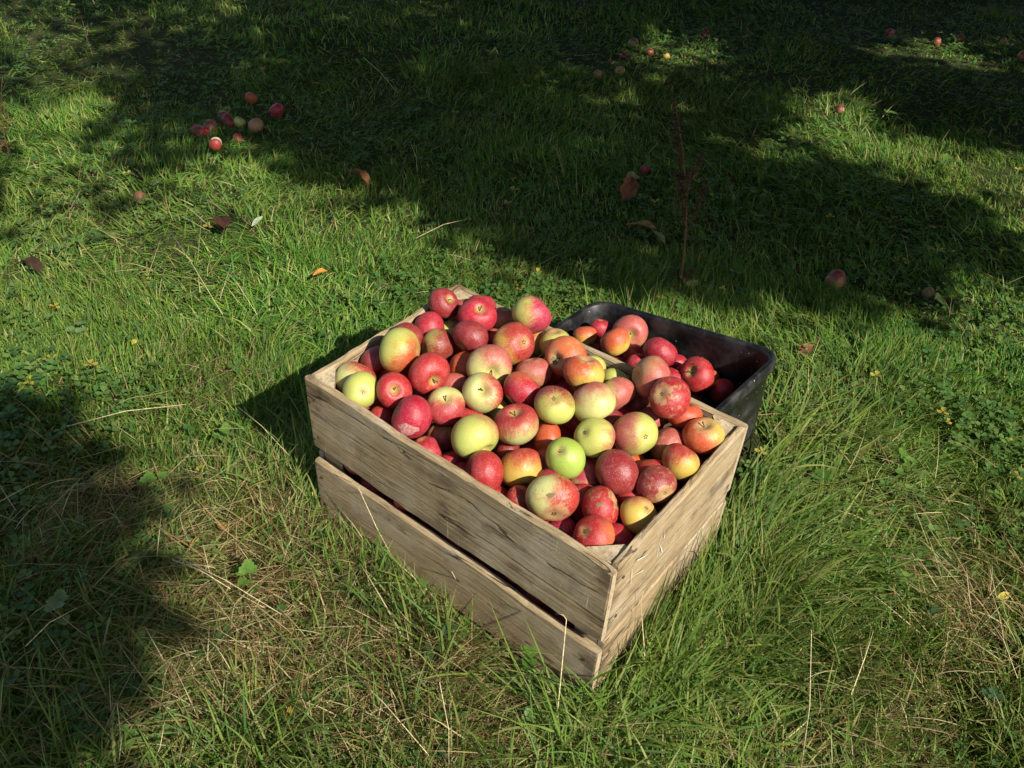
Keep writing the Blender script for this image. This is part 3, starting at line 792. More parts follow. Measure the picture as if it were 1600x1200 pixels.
CRATE_APPLES = [
    (0.0489, 0.0774, 0.3259, 0.0349, 'pg', 'red', 0.35, 45, None, 'pale green apple with a red cheek squeezed into the left corner of the wooden crate'),
    (0.099, 0.0455, 0.3488, 0.0314, 'yg', 'red', 0.0, 0, ('c', 0.05, -0.1), 'small yellow-green apple showing its eye, by the left corner of the wooden crate'),
    (0.0438, 0.1391, 0.333, 0.0298, 'or', 'dkr', 0.95, 180, None, 'dark red apple half hidden behind the big yellow and orange-red one near the left boards'),
    (0.095, 0.1487, 0.3757, 0.0405, 'yg', 'ora', 0.52, -50, None, 'big apple, yellow above and orange-red below, near the left end of the crate heap'),
    (0.0468, 0.2116, 0.3466, 0.0328, 'or', 'dkr', 0.9, 90, None, 'dull red apple peeping out behind the top of the big yellow and orange-red one'),
    (0.0505, 0.2726, 0.3381, 0.0312, 'or', 'cri', 0.95, 90, None, 'bright red apple lying close to the left crate boards, below the stemmed dark one'),
    (0.1029, 0.24, 0.3377, 0.0328, 'yg', 'dkr', 0.75, -20, None, 'dark red apple with a dull green patch, right of the big yellow and orange-red one'),
    (0.0415, 0.3237, 0.3662, 0.0302, 'or', 'dkr', 0.95, 120, ('s', 0.55, 0.35), 'dark red apple with its stem pit showing, by the left boards in the back corner'),
    (0.051, 0.3609, 0.3267, 0.0271, 'or', 'pnk', 0.8, 90, None, 'small pink-red apple wedged beside the stemmed dark red one in the back corner'),
    (0.1241, 0.3299, 0.3711, 0.0357, 'or', 'cri', 0.95, 90, ('s', 0.2, 0.5), 'wide bright red apple lying on its side near the back corner of the crate'),
    (0.0926, 0.3793, 0.3537, 0.028, 'or', 'cri', 0.9, 90, None, 'red apple nearest the back corner, against the back board of the crate'),
    (0.1434, 0.3821, 0.346, 0.0252, 'tan', 'pnk', 0.5, 90, None, 'small dull tan apple between the wide red and the yellow and magenta one'),
    (0.1576, 0.2723, 0.3705, 0.0335, 'or', 'dkr', 0.9, 90, None, 'plum red apple lying just in front of the wide bright red one'),
    (0.071, 0.3166, 0.3131, 0.0254, 'yg', 'pnk', 0.4, 0, ('s', 0.5, 0.4), 'greenish brown apple mostly hidden left of the plum red one'),
    (0.1628, 0.3409, 0.3267, 0.0262, 'or', 'red', 0.9, 90, None, 'red apple mostly hidden between the plum red one and the big yellow-pink one'),
    (0.2329, 0.3079, 0.3718, 0.0391, 'ye', 'red', 0.7, 20, ('c', 0.6, 0.1), 'big apple yellow on the left and pink-red on the right, with a tiny brown eye'),
    (0.2173, 0.3769, 0.393, 0.0376, 'yg', 'mag', 0.6, 0, None, 'yellow apple with a vivid magenta right cheek, topmost at the back board of the crate'),
    (0.2261, 0.3763, 0.3275, 0.031, 'ye', 'ora', 0.55, 160, None, 'orange and yellow apple tucked right of the big yellow and pink-red one'),
    (0.1701, 0.1431, 0.3673, 0.0374, 'tan', 'red', 0.9, 90, ('s', 0.35, -0.5), 'rosy red apple with its green stem pit at lower right, in the left heap'),
    (0.1757, 0.2302, 0.3341, 0.0273, 'ye', 'ora', 0.85, 90, None, 'orange-red apple deep between the rosy red one and the pale yellow-pink one'),
    (0.2344, 0.2327, 0.3656, 0.0392, 'pg', 'pnk', 0.45, 60, ('s', 0.2, -0.4), 'pale yellow-pink apple with a green stem pit at its bottom, in the upper heap'),
    (0.1499, 0.0771, 0.3561, 0.0312, 'or', 'red', 0.95, 90, ('s', 0, 0.1), 'red apple with a brown stem pit facing up, right of the small yellow-green one'),
    (0.0478, 0.1536, 0.2835, 0.024, 'pg', 'pnk', 0.6, 120, None, 'small pale pink apple peeping from under the big yellow and orange-red one'),
    (0.1968, 0.1831, 0.3286, 0.0267, 'tan', 'pnk', 0.7, 90, None, 'dull pink-brown apple half hidden above the crimson one with a cream pit'),
    (0.2351, 0.1153, 0.3449, 0.0333, 'pg', 'cri', 0.75, -90, ('s', 0, 0.5), 'crimson-pink apple with a cream green pit on top, left of the greenish white one'),
    (0.2709, 0.1718, 0.3595, 0.0346, 'pg', 'red', 0.35, 10, ('s', 0, 0.2), 'greenish white apple with a red right cheek and its stem pit facing up'),
    (0.3213, 0.2195, 0.3621, 0.0347, 'or', 'cri', 0.85, -90, None, 'round rosy red apple right of the greenish white one with the red cheek'),
    (0.2932, 0.2915, 0.3445, 0.0316, 'tan', 'pnk', 0.6, 60, None, 'tan-pink apple behind the round rosy red one and left of the russet orange one'),
    (0.2181, 0.0508, 0.3519, 0.0368, 'mag', 'cri', 1, 90, None, 'vivid crimson apple with a pale grey patch, lying against the front board of the crate'),
    (0.1438, 0.0536, 0.3078, 0.0248, 'or', 'red', 0.85, 90, None, 'dull red apple half hidden left of the vivid crimson one at the front board'),
    (0.0926, 0.0653, 0.2905, 0.024, 'or', 'red', 0.95, 90, None, 'small scrap of a red apple below the small yellow-green one'),
    (0.1588, 0.1367, 0.2991, 0.024, 'or', 'cri', 0.95, 90, None, 'crimson apple mostly hidden above the vivid crimson one'),
    (0.2545, 0.0437, 0.3027, 0.0272, 'or', 'cri', 1, 90, None, 'crimson apple showing only its top over the front board, under the vivid crimson one'),
    (0.2452, 0.0939, 0.2919, 0.0269, 'tan', 'dkr', 0.65, -90, None, 'brownish red apple left of the largest pale yellow-green one'),
    (0.3227, 0.0893, 0.3472, 0.0405, 'yg', 'pnk', 0.12, 40, None, 'largest pale yellow-green apple, plain skinned, in the front middle of the heap'),
    (0.3627, 0.1517, 0.3533, 0.0366, 'pg', 'red', 0.7, 110, ('s', -0.1, 0.75), 'pink-brown apple with a shallow pit on top, right of the largest pale yellow-green one'),
    (0.4038, 0.1879, 0.3182, 0.0307, 'ye', 'ora', 0.9, 90, None, 'orange-red apple between the pink-brown one and the bright green one'),
    (0.3967, 0.2103, 0.3803, 0.0335, 'yg', 'dkr', 0.4, 90, ('c', -0.05, 0.35), 'yellow apple with dark red rim and star-shaped eye, in the centre of the heap'),
    (0.2798, 0.3759, 0.3547, 0.0314, 'yg', 'red', 0.05, 90, None, 'yellow apple by the back board, behind the russet orange one with the dark pit'),
    (0.3299, 0.3383, 0.3738, 0.0373, 'or', 'ora', 0.5, -60, ('s', -0.6, -0.15), 'russet orange apple with a dark split pit, upper right of the heap'),
    (0.3896, 0.3059, 0.3872, 0.0348, 'ye', 'ora', 0.6, 120, None, 'flattish orange apple speckled with dark dots, lying against the russet one with the dark pit'),
    (0.3583, 0.3799, 0.3384, 0.0274, 'yg', 'red', 0.02, 0, None, 'lemon yellow apple by the back board, right of the speckled orange one'),
    (0.4127, 0.3814, 0.3355, 0.0258, 'yg', 'red', 0.02, 0, None, 'yellow-green apple half in shade under the back board, right of the cream one'),
    (0.4807, 0.3843, 0.3816, 0.0362, 'tan', 'pnk', 0.6, -30, None, 'russet tan-pink apple resting on the back board of the crate'),
    (0.5383, 0.3482, 0.388, 0.0349, 'or', 'red', 0.95, 90, ('c', -0.45, 0.2), 'deep red apple with a brown eye, below the russet tan-pink one on the back board'),
    (0.5603, 0.3781, 0.3387, 0.0292, 'or', 'ora', 0.95, 90, None, 'orange-red apple half hidden behind the deep red one at the back board'),
    (0.6123, 0.3484, 0.3443, 0.0337, 'ye', 'ora', 0.75, 200, ('s', 0.1, 0.7), 'orange-red apple with a yellow russet top in the right corner of the crate'),
    (0.4434, 0.3356, 0.3519, 0.0341, 'pg', 'pnk', 0.65, 0, None, 'cream apple with a rosy right side, behind the big greenish pink one'),
    (0.4411, 0.2615, 0.3776, 0.0371, 'pg', 'pnk', 0.35, 110, None, 'big plain greenish pink apple above the yellow-green one with the brown pit'),
    (0.4808, 0.2097, 0.3572, 0.034, 'yg', 'pnk', 0.2, 0, ('c', -0.6, 0.3), 'yellow-green apple with a brown eye at upper left, above the dark wine red one'),
    (0.5266, 0.2675, 0.3524, 0.0376, 'yg', 'pnk', 0.5, 170, ('c', 0.55, -0.15), 'large apple, pink on the left, green on the right, with dark star eye'),
    (0.4689, 0.1454, 0.3498, 0.0323, 'bg', 'red', 0, 0, ('c', -0.3, 0.4), 'bright apple-green apple with a dark eye, near the front middle of the heap'),
    (0.5062, 0.3577, 0.3072, 0.0275, 'or', 'pnk', 0.8, 90, None, 'pink-red apple glimpsed behind the large pink and green one'),
    (0.5672, 0.3165, 0.3138, 0.032, 'ye', 'pnk', 0.75, 90, None, 'salmon pink apple between the large pink-and-green one and the yellow russet topped one'),
    (0.6134, 0.2694, 0.3404, 0.0326, 'ye', 'red', 0.5, 110, None, 'yellow apple with a red top, leaning on the right end board of the crate'),
    (0.4637, 0.3833, 0.3068, 0.024, 'or', 'dkr', 0.95, 90, None, 'dark red apple deep in shade, left of the deep red one with brown eye'),
    (0.5466, 0.1832, 0.3387, 0.0363, 'tan', 'dkr', 0.92, 90, None, 'dark wine red apple flecked with pale dots, right of the bright green one'),
    (0.4922, 0.1727, 0.3044, 0.0277, 'pg', 'mag', 0.8, 90, None, 'dusky pink apple tucked between the bright green one and the wine red one'),
    (0.5341, 0.2558, 0.2923, 0.0263, 'ye', 'ora', 0.5, 0, None, 'orange apple mostly hidden behind the dark wine red one'),
    (0.4123, 0.1044, 0.3184, 0.0348, 'ye', 'red', 0.4, 90, None, 'olive yellow apple with a reddish top, left of the bright green one'),
    (0.3799, 0.0482, 0.3302, 0.0342, 'or', 'red', 1, 90, None, 'plain red apple at the front board, below the largest pale yellow-green one'),
    (0.2983, 0.0622, 0.2897, 0.024, 'or', 'red', 0.95, 90, None, 'small red apple top showing over the front board, left of the plain red one'),
    (0.3571, 0.1382, 0.2966, 0.024, 'or', 'dkr', 0.8, 90, None, 'brown-red apple peeping between the pink-brown one and the olive yellow one'),
    (0.5009, 0.069, 0.3376, 0.04, 'pg', 'red', 0.55, -20, ('c', 0.1, -0.8), 'big yellow and pink apple with a grey scar, near the front corner of the crate'),
    (0.447, 0.0543, 0.3038, 0.0257, 'or', 'red', 0.95, 90, None, 'red apple pressed to the front board, left of the big scarred yellow and pink one'),
    (0.5599, 0.1197, 0.3173, 0.0334, 'or', 'red', 0.95, 150, None, 'shiny red apple right of the big scarred yellow and pink one'),
    (0.5235, 0.0674, 0.2797, 0.0245, 'or', 'mag', 0.95, 90, None, 'magenta apple low against the front board, under the big scarred one'),
    (0.5862, 0.0612, 0.32, 0.0332, 'or', 'red', 0.8, 180, ('c', -0.5, 0.3), 'orange-red apple lowest in the front corner of the crate'),
    (0.6159, 0.1456, 0.3187, 0.0301, 'ye', 'pnk', 0.12, 90, ('c', 0.5, 0.5), 'olive yellow apple low against the right end board near the front corner'),
    (0.6102, 0.2024, 0.3374, 0.0317, 'tan', 'dkr', 0.85, 110, ('c', 0.5, -0.5), 'dusky pink-red speckled apple above the olive yellow one at the right end board'),
    (0.2855, 0.197, 0.3084, 0.024, 'yg', 'pnk', 0.1, 0, None, 'small yellow scrap of an apple under the greenish white one with the red cheek'),
    (0.3546, 0.2368, 0.3102, 0.024, 'ye', 'pnk', 0.3, 0, None, 'yellowish apple deep between the pink-brown one and the yellow one with the star eye'),
]
BIN_APPLES = [
    (0.2507, 0.7205, 0.1834, 0.0393, 'tan', 'pnk', 0.85, 100, ('s', 0.1, -0.2), 'large dusty pink apple, topmost in the black plastic bin'),
    (0.2607, 0.6427, 0.2039, 0.0324, 'ye', 'ora', 0.7, 120, None, 'orange apple in front of the large dusty pink one in the black bin'),
    (0.1811, 0.7071, 0.1671, 0.024, 'or', 'cri', 0.95, 90, None, 'small red apple in the shade behind the orange one in the black bin'),
    (0.1708, 0.6596, 0.166, 0.0264, 'ye', 'ora', 0.6, 90, None, 'dull orange apple at the left end of the black bin beside the crate board'),
    (0.3601, 0.6641, 0.2128, 0.0359, 'or', 'cri', 1, 90, None, 'glossy crimson apple in the middle of the black bin'),
    (0.2912, 0.6774, 0.1627, 0.0258, 'or', 'red', 1, 90, None, 'red apple top below the large dusty pink one in the black bin'),
    (0.3213, 0.6426, 0.1759, 0.024, 'or', 'cri', 1, 90, None, 'dark red apple top left of the glossy crimson one in the black bin'),
    (0.454, 0.6653, 0.1986, 0.0379, 'or', 'red', 0.9, 90, ('s', -0.45, 0.3), 'red apple with a tan stem hollow, right of the heap in the black bin'),
    (0.4579, 0.7128, 0.1572, 0.0279, 'ye', 'ora', 0.4, 0, None, 'dull yellow-orange apple farthest right in the black bin'),
    (0.5055, 0.6898, 0.1692, 0.0286, 'or', 'red', 0.95, 90, None, 'red apple in shadow under the farthest right ones in the black bin'),
    (0.3766, 0.7149, 0.1577, 0.0285, 'or', 'cri', 1, 90, None, 'red apple between the glossy crimson one and the tan hollowed one in the black bin'),
]
HIDDEN_CRATE = [(0.1345, 0.2099, 0.31, 0.0287), (0.4581, 0.2346, 0.3099, 0.0298), (0.1455, 0.2821, 0.3098, 0.0286), (0.3547, 0.3063, 0.3098, 0.0298), (0.4555, 0.2999, 0.3096, 0.0317), (0.4693, 0.116, 0.3095, 0.0273), (0.2893, 0.3477, 0.3094, 0.0271), (0.2534, 0.2778, 0.3093, 0.0311), (0.2665, 0.1443, 0.309, 0.0307), (0.4368, 0.1499, 0.3087, 0.0276), (0.0829, 0.147, 0.3087, 0.0271), (0.581, 0.24, 0.3081, 0.0318), (0.4066, 0.2748, 0.3052, 0.0303), (0.3278, 0.378, 0.304, 0.0281), (0.5101, 0.3017, 0.2993, 0.0325), (0.507, 0.2182, 0.2986, 0.0295), (0.5804, 0.1818, 0.2976, 0.027), (0.6153, 0.3083, 0.2961, 0.0289), (0.3435, 0.048, 0.2925, 0.0275), (0.5175, 0.1317, 0.2922, 0.0276), (0.5907, 0.3661, 0.2904, 0.0278), (0.3721, 0.0854, 0.2897, 0.0275), (0.6127, 0.0963, 0.2897, 0.0282), (0.1078, 0.3102, 0.2874, 0.0281), (0.4015, 0.231, 0.2837, 0.0274), (0.4495, 0.3458, 0.2827, 0.0325), (0.1815, 0.0475, 0.2825, 0.029), (0.1332, 0.1732, 0.2818, 0.0275), (0.3161, 0.3131, 0.2803, 0.0285), (0.4041, 0.0446, 0.2765, 0.0293), (0.3898, 0.1704, 0.274, 0.0283), (0.5666, 0.0799, 0.2731, 0.0294), (0.4814, 0.0497, 0.272, 0.029), (0.5566, 0.1511, 0.2714, 0.0271), (0.4674, 0.2688, 0.2701, 0.0278), (0.3602, 0.2112, 0.2699, 0.0282), (0.6135, 0.1694, 0.2693, 0.0279), (0.6125, 0.222, 0.2669, 0.0308), (0.3953, 0.1187, 0.2651, 0.0301), (0.4951, 0.1031, 0.2624, 0.0278), (0.6029, 0.3372, 0.2538, 0.0273), (0.5957, 0.0513, 0.247, 0.0278), (0.6166, 0.1154, 0.244, 0.0284), (0.6089, 0.2717, 0.2438, 0.0279), (0.5656, 0.1165, 0.2391, 0.0306), (0.5185, 0.3754, 0.2262, 0.0314), (0.6, 0.0813, 0.2112, 0.0283), (0.6043, 0.3271, 0.1987, 0.0295), (0.5099, 0.1825, 0.1908, 0.0286), (0.4395, 0.0598, 0.1268, 0.0279), (0.1135, 0.0433, 0.1151, 0.0289), (0.209, 0.0681, 0.1093, 0.032), (0.4924, 0.0465, 0.106, 0.0299), (0.3744, 0.0611, 0.1035, 0.0272), (0.5676, 0.0438, 0.1026, 0.0282), (0.059, 0.074, 0.0987, 0.0321), (0.3164, 0.0485, 0.0973, 0.0303), (0.1592, 0.0588, 0.0908, 0.0283), (0.6099, 0.0734, 0.0845, 0.0282), (0.4133, 0.0876, 0.0837, 0.0291), (0.4301, 0.044, 0.0792, 0.0276), (0.5278, 0.0632, 0.0708, 0.0318), (0.2232, 0.0574, 0.063, 0.028), (0.3538, 0.079, 0.0613, 0.0299), (0.3993, 0.0605, 0.0438, 0.0281)]
HIDDEN_BIN = [(0.4095, 0.6419, 0.1751, 0.0288), (0.4158, 0.6933, 0.1586, 0.026), (0.2384, 0.6805, 0.1443, 0.0293), (0.4456, 0.6527, 0.141, 0.0328), (0.2695, 0.6474, 0.1339, 0.0266), (0.209, 0.7134, 0.1265, 0.0285), (0.2009, 0.6631, 0.1222, 0.0267), (0.4487, 0.6975, 0.1126, 0.0286)]
SLOT_ROW = [(0.078, 0.041, 0.1701, 0.0293), (0.1458, 0.0402, 0.1752, 0.0285), (0.2125, 0.0406, 0.1659, 0.0289), (0.2738, 0.0428, 0.1746, 0.0313), (0.3336, 0.0418, 0.1764, 0.0302), (0.3967, 0.0427, 0.1814, 0.0312), (0.4629, 0.0416, 0.1682, 0.03), (0.525, 0.0421, 0.1802, 0.0306), (0.5923, 0.0412, 0.1807, 0.0296)]
for x, y, z, r, base, blush, cov, side, pit, label in CRATE_APPLES:
    rus = 0.95 if 'russet' in label or 'scar' in label or 'speckled' in label else None
    a_ = put_apple((x, y, z), r, base, blush, cov, side, pit, label, "apples heaped in the wooden crate", russet=rus)
    if 'scar' in label:
        skin_patch(a_, -0.05, 0.12, 0.17, 0.09, SCAR, "scar")
    if 'grey patch' in label:
        skin_patch(a_, -0.2, -0.52, 0.42, 0.26, PALE, "pale_patch", -0.1)
    if label.startswith('russet orange'):
        skin_patch(a_, -0.55, -0.18, 0.16, 0.20, SCAR, "split")
for x, y, z, r, base, blush, cov, side, pit, label in BIN_APPLES:
    put_apple((x, y, z), r, base, blush, cov, side, pit, label, "apples lying in the black bin")
KINDS_ = [('or', 'red', 0.95), ('or', 'cri', 0.95), ('or', 'dkr', 0.95), ('ye', 'red', 0.7), ('tan', 'pnk', 0.8)]
for x, y, z, r in HIDDEN_CRATE:
    k = KINDS_[random.randrange(3)]
    put_apple((x, y, z), r, k[0], k[1], k[2], 90, None, "red apple buried deep in the wooden crate, glimpsed between the upper ones", "apples buried deep in the crate")
for x, y, z, r in SLOT_ROW:
    k = KINDS_[random.randrange(3)]
    put_apple((x, y, z), r, k[0], k[1], k[2], 90, None, "red apple seen through the gap between the two front boards of the crate", "apples showing in the gap of the front boards")
for x, y, z, r in HIDDEN_BIN:
    k = KINDS_[random.randrange(3)]
    put_apple((x, y, z), r, k[0], k[1], k[2], 90, None, "red apple buried low in the black bin under the others", "apples buried low in the bin")

# apples lying in the grass: x, y, radius, lift, base, blush, cover, side, pit, label
GRASS_APPLES = [
    (-1.688, 0.931, 0.0319, 0.0160, 'or', 'cri', 1, 90, None, 'bright red fallen apple, leftmost of the fallen cluster in the grass', 'fallen apples in the grass'),
    (-1.693, 0.982, 0.0299, 0.0160, 'tan', 'pnk', 0.8, 90, None, 'bruised pink-brown fallen apple just behind the leftmost red one of the cluster', 'fallen apples in the grass'),
    (-1.687, 1.053, 0.0280, 0.0160, 'or', 'dkr', 0.95, 90, None, 'dark red fallen apple in the middle of the cluster in the grass', 'fallen apples in the grass'),
    (-1.644, 1.071, 0.0209, 0.0160, 'yg', 'red', 0.05, 90, None, 'small yellow fallen apple touching the dark red one of the cluster', 'fallen apples in the grass'),
    (-1.753, 1.079, 0.0213, 0.0160, 'tan', 'dkr', 0.8, 90, None, 'half rotten brown-red fallen apple behind the dark red one of the cluster', 'fallen apples in the grass'),
    (-1.570, 1.087, 0.0277, 0.0160, 'tan', 'pnk', 0.1, 90, None, 'tan brown rotten apple at the right side of the fallen cluster', 'fallen apples in the grass'),
    (-1.776, 1.230, 0.0244, 0.0160, 'or', 'ora', 0.7, 90, None, 'orange fallen apple, farthest back of the fallen cluster', 'fallen apples in the grass'),
    (-1.642, 1.240, 0.0288, 0.0160, 'or', 'cri', 1, 90, None, 'rosy red fallen apple, rightmost of the fallen cluster', 'fallen apples in the grass'),
    (-1.537, 0.980, 0.0180, 0.0160, 'or', 'red', 1, 90, None, 'tiny bright red apple just in front of the fallen cluster', 'fallen apples in the grass'),
    (-1.419, 0.512, 0.0220, 0.0160, 'tan', 'ora', 0.15, 90, None, 'lone dull orange-brown fallen apple in the sunny grass at the left', 'fallen apples in the grass'),
    (-1.126, 2.943, 0.0270, 0.0160, 'yg', 'pnk', 0.4, 90, None, 'yellow and pink fallen apple in the sunny patch at the top', 'fallen apples in the grass'),
    (-0.979, 2.853, 0.0204, 0.0160, 'or', 'ora', 0.8, 90, None, 'orange fallen apple just below the yellow and pink one at the top', 'fallen apples in the grass'),
    (-0.944, 3.310, 0.0249, 0.0160, 'or', 'cri', 1, 90, None, 'deep red fallen apple standing out in the dark grass at the top', 'fallen apples in the grass'),
    (-0.936, 2.536, 0.0220, 0.0160, 'ye', 'pnk', 0.1, 90, None, 'pale yellow fallen apple in the dark grass below the orange one', 'fallen apples in the grass'),
    (-0.983, 2.433, 0.0191, 0.0160, 'tan', 'pnk', 0.1, 90, None, 'dull brown-yellow fallen apple left of the pale yellow one', 'fallen apples in the grass'),
    (-1.041, 2.728, 0.0180, 0.0160, 'or', 'dkr', 0.9, 90, None, 'small dark red fallen apple left of the orange one at the top', 'fallen apples in the grass'),
    (-0.272, 4.004, 0.0224, 0.0160, 'or', 'cri', 0.9, 90, None, 'pink-red fallen apple in the half-lit grass at the top right', 'fallen apples in the grass'),
    (-0.033, 3.977, 0.0217, 0.0160, 'or', 'ora', 0.9, 90, None, 'orange-red fallen apple right of the pink-red one at the top right', 'fallen apples in the grass'),
    (0.029, 4.151, 0.0190, 0.0160, 'or', 'ora', 0.7, 90, None, 'small orange fallen apple between two others at the top right', 'fallen apples in the grass'),
    (0.207, 4.254, 0.0189, 0.0160, 'ye', 'ora', 0.4, 90, None, 'small tan-orange fallen apple near the top right edge', 'fallen apples in the grass'),
    (0.343, 4.067, 0.0272, 0.0160, 'or', 'ora', 0.5, 90, None, 'orange-brown fallen apple at the right edge of the picture', 'fallen apples in the grass'),
    (0.450, 1.548, 0.0330, 0.0160, 'ye', 'red', 0.5, 90, None, 'red and yellow fallen apple half sunk in shaded grass right of the black bin', 'fallen apples in the grass'),
    (0.675, 1.682, 0.0180, 0.0160, 'tan', 'pnk', 0.1, 0, None, 'small pale fallen apple in the grass at the right, past the red and yellow one', 'fallen apples in the grass'),
    (-0.350, 1.801, 0.0200, 0.0160, 'or', 'red', 0.9, 90, None, 'dull red fallen apple in the shade beside the dead brown leaves', 'fallen apples in the grass'),
    (-0.065, 2.850, 0.0208, 0.0160, 'tan', 'dkr', 0.5, 90, None, 'pinkish brown rotten apple in the sunlit patch at the right', 'fallen apples in the grass'),
    (-0.870, 2.808, 0.0180, 0.0160, 'ye', 'pnk', 0.1, 90, None, 'tiny yellow fallen apple right of the orange one in the top sunny patch', 'fallen apples in the grass'),
]
keep_short = []
for x, y, r, lift, base, blush, cov, side, pit, label, grp in GRASS_APPLES:
    z = gz(x, y)+lift
    put_apple((x, y, z), r, base, blush, cov, side, pit, label, grp, cat="apple", russet=0.7, dull=0.85 if 'cluster' in label else 0.62)
    keep_short.append((x, y, r))

def build_core(x, y, label):
    prof = [(0.2, 1.0), (0.75, 0.85), (0.80, 0.66), (0.42, 0.40), (0.34, 0.0), (0.40, -0.40), (0.74, -0.62), (0.66, -0.85), (0.15, -0.92)]
    n = 16; V = []; r = np.random.default_rng(5)
    for rad, z in prof:
        for k in range(n):
            a = 2*math.pi*k/n; j = 1+r.normal()*0.06
            V.append((rad*j*math.cos(a), rad*j*math.sin(a), z))
    def faces(i0, i1):
        return [(i*n+k, (i+1)*n+k, (i+1)*n+(k+1) % n, i*n+(k+1) % n) for i in range(i0, i1) for k in range(n)]
    t = empty("apple_core", (x, y, gz(x, y)+0.05)); t.scale = (0.026,)*3; t.rotation_euler = (1.35, 0.0, 0.9)
    link("flesh", mesh_py("flesh", V, faces(2, 6)), FLESH, t)
    sk = link("skin", mesh_py("skin", V, faces(0, 2)+faces(6, 8)+[tuple(range(n))], True), plain("bitten_apple_skin", (0.40, 0.06, 0.035), 0.4, 0.5, 8.0), t)
    tag(t, label, "apple core")
    keep_short.append((x, y, 0.03))
build_core(-1.485, 0.857, "bitten apple core with white flesh in front of the fallen apples at the left")

# ------------------------------------------------------------------ fallen leaves
def dead_leaf(x, y, z, length, width, az, curl, col, label, kind, group=None, lobed=False):
    n = 9; V = []; Fc = []
    for i in range(n):
        u = i/(n-1); w = width*0.5*math.sin(math.pi*min(1, u*0.97+0.02))**0.75*(1+0.18*math.sin(u*34)*(1 if lobed else 0.25))
        zc = curl*length*(math.sin(u*2.6)*0.5-0.15)
        for k in range(-2, 3):
            e = k/2
            V.append((length*(u-0.5), w*e, zc+abs(e)**2*curl*width*0.55+0.05*length*math.sin(u*9+e*3)*0.4))
    for i in range(n-1):
        for k in range(4):
            Fc.append((i*5+k, (i+1)*5+k, (i+1)*5+k+1, i*5+k+1))
    me = mesh_py(kind, V, Fc)
    o = link(kind, me, leafy("dead_leaf_"+kind, False, col, 0.15, 0.7, 0.2))
    o.location = (x, y, gz(x, y)+z*0.72); o.rotation_euler = (random.uniform(-0.5, 0.5), random.uniform(-0.5, 0.5), az)
    V, Fc = tube([(length*0.48, 0, V[-3][2]), (length*0.62, 0.004, V[-3][2]+0.004), (length*0.78, 0.012, V[-3][2]+0.012)], [0.0015, 0.0012, 0.001], 5)
    link("leaf_stalk", mesh_py("leaf_stalk", V, Fc), STALK, o)
    tag(o, label, "leaf", group)
    return o
LEAVES = [
    (-1.007, 0.527, 0.06, 0.07, 0.05, 2.66, 0.5, (0.07, 0.025, 0.018), False, 'dark brown curled leaf in the sunny grass at the left'),
    (-0.969, 0.619, 0.05, 0.05, 0.017, 1.72, 0.15, (0.32, 0.36, 0.24), False, 'whitish green narrow leaf lying on the sunny grass at the left'),
    (-0.933, 0.993, 0.06, 0.075, 0.05, -3.04, 0.6, (0.16, 0.075, 0.03), True, 'curled brown leaf at the edge of the shade above the crate'),
    (-0.615, 0.547, 0.045, 0.042, 0.016, 1.38, 0.6, (0.4, 0.2, 0.03), False, 'curled orange-yellow leaf in the grass left of the crate corner'),
    (-0.276, 1.556, 0.06, 0.09, 0.06, 1.9, 0.6, (0.2, 0.08, 0.035), True, 'crumpled red-brown leaf in the shade behind the bin'),
    (-0.301, 1.632, 0.07, 0.07, 0.045, 1.36, 0.4, (0.22, 0.19, 0.08), True, 'pale tan leaf on top of the crumpled brown one in the shade'),
    (-0.104, 1.369, 0.07, 0.1, 0.05, 0.05, 0.3, (0.3, 0.17, 0.06), False, 'large tan brown leaf in the shade left of the dead dock stalk'),
    (-0.043, 1.371, 0.06, 0.06, 0.035, -0.23, 0.25, (0.2, 0.22, 0.09), False, 'grey-green leaf beside the dead dock stalk'),
    (-1.25, 0.075, 0.03, 0.09, 0.04, -3.08, 0.5, (0.05, 0.028, 0.016), True, 'dark brown leaf near the left edge of the picture'),
    (0.534, 1.143, 0.05, 0.045, 0.03, 0.99, 0.3, (0.2, 0.08, 0.04), False, 'small brown leaf in the grass right of the black bin'),
    (-0.236, -0.11, 0.07, 0.022, 0.014, 2.27, 0.2, (0.42, 0.36, 0.04), True, 'bright yellow small leaf left of the crate, upper of two'),
    (-0.219, -0.133, 0.07, 0.022, 0.014, 0.98, 0.2, (0.36, 0.34, 0.05), True, 'bright yellow small leaf left of the crate, lower of two'),
    (-0.737, 0.057, 0.05, 0.022, 0.012, 2.24, 0.3, (0.5, 0.42, 0.05), False, 'yellow leaf in the sunny grass at the left, above the shadow'),
    (-0.024, -0.007, 0.06, 0.02, 0.014, 1.66, 0.3, (0.5, 0.45, 0.06), False, 'yellow leaf at the foot of the left crate corner'),
    (0.718, 1.617, 0.05, 0.05, 0.04, 1.19, 0.2, (0.16, 0.2, 0.05), False, 'dull green broad leaf in the grass at the far right'),
    (0.164, 1.216, 0.06, 0.04, 0.035, 1.99, 0.2, (0.36, 0.33, 0.09), False, 'pale yellow-green leaf at the foot of the dead dock stalk'),
    (1.141, 0.688, 0.05, 0.025, 0.014, 0.9, 0.3, (0.5, 0.42, 0.08), False, 'yellow leaf in the grass at the right edge'),
    (-0.083, -0.17, 0.05, 0.03, 0.014, 0.3, 0.4, (0.34, 0.17, 0.05), False, 'small rusty leaf in the straw left of the crate'),
]
for k, (x, y, z, ln, wd, az, curl, col, lob, label) in enumerate(LEAVES):
    dead_leaf(x, y, z, ln, wd, az, curl, col, label, "fallen_leaf", "fallen leaves on the grass", lob)

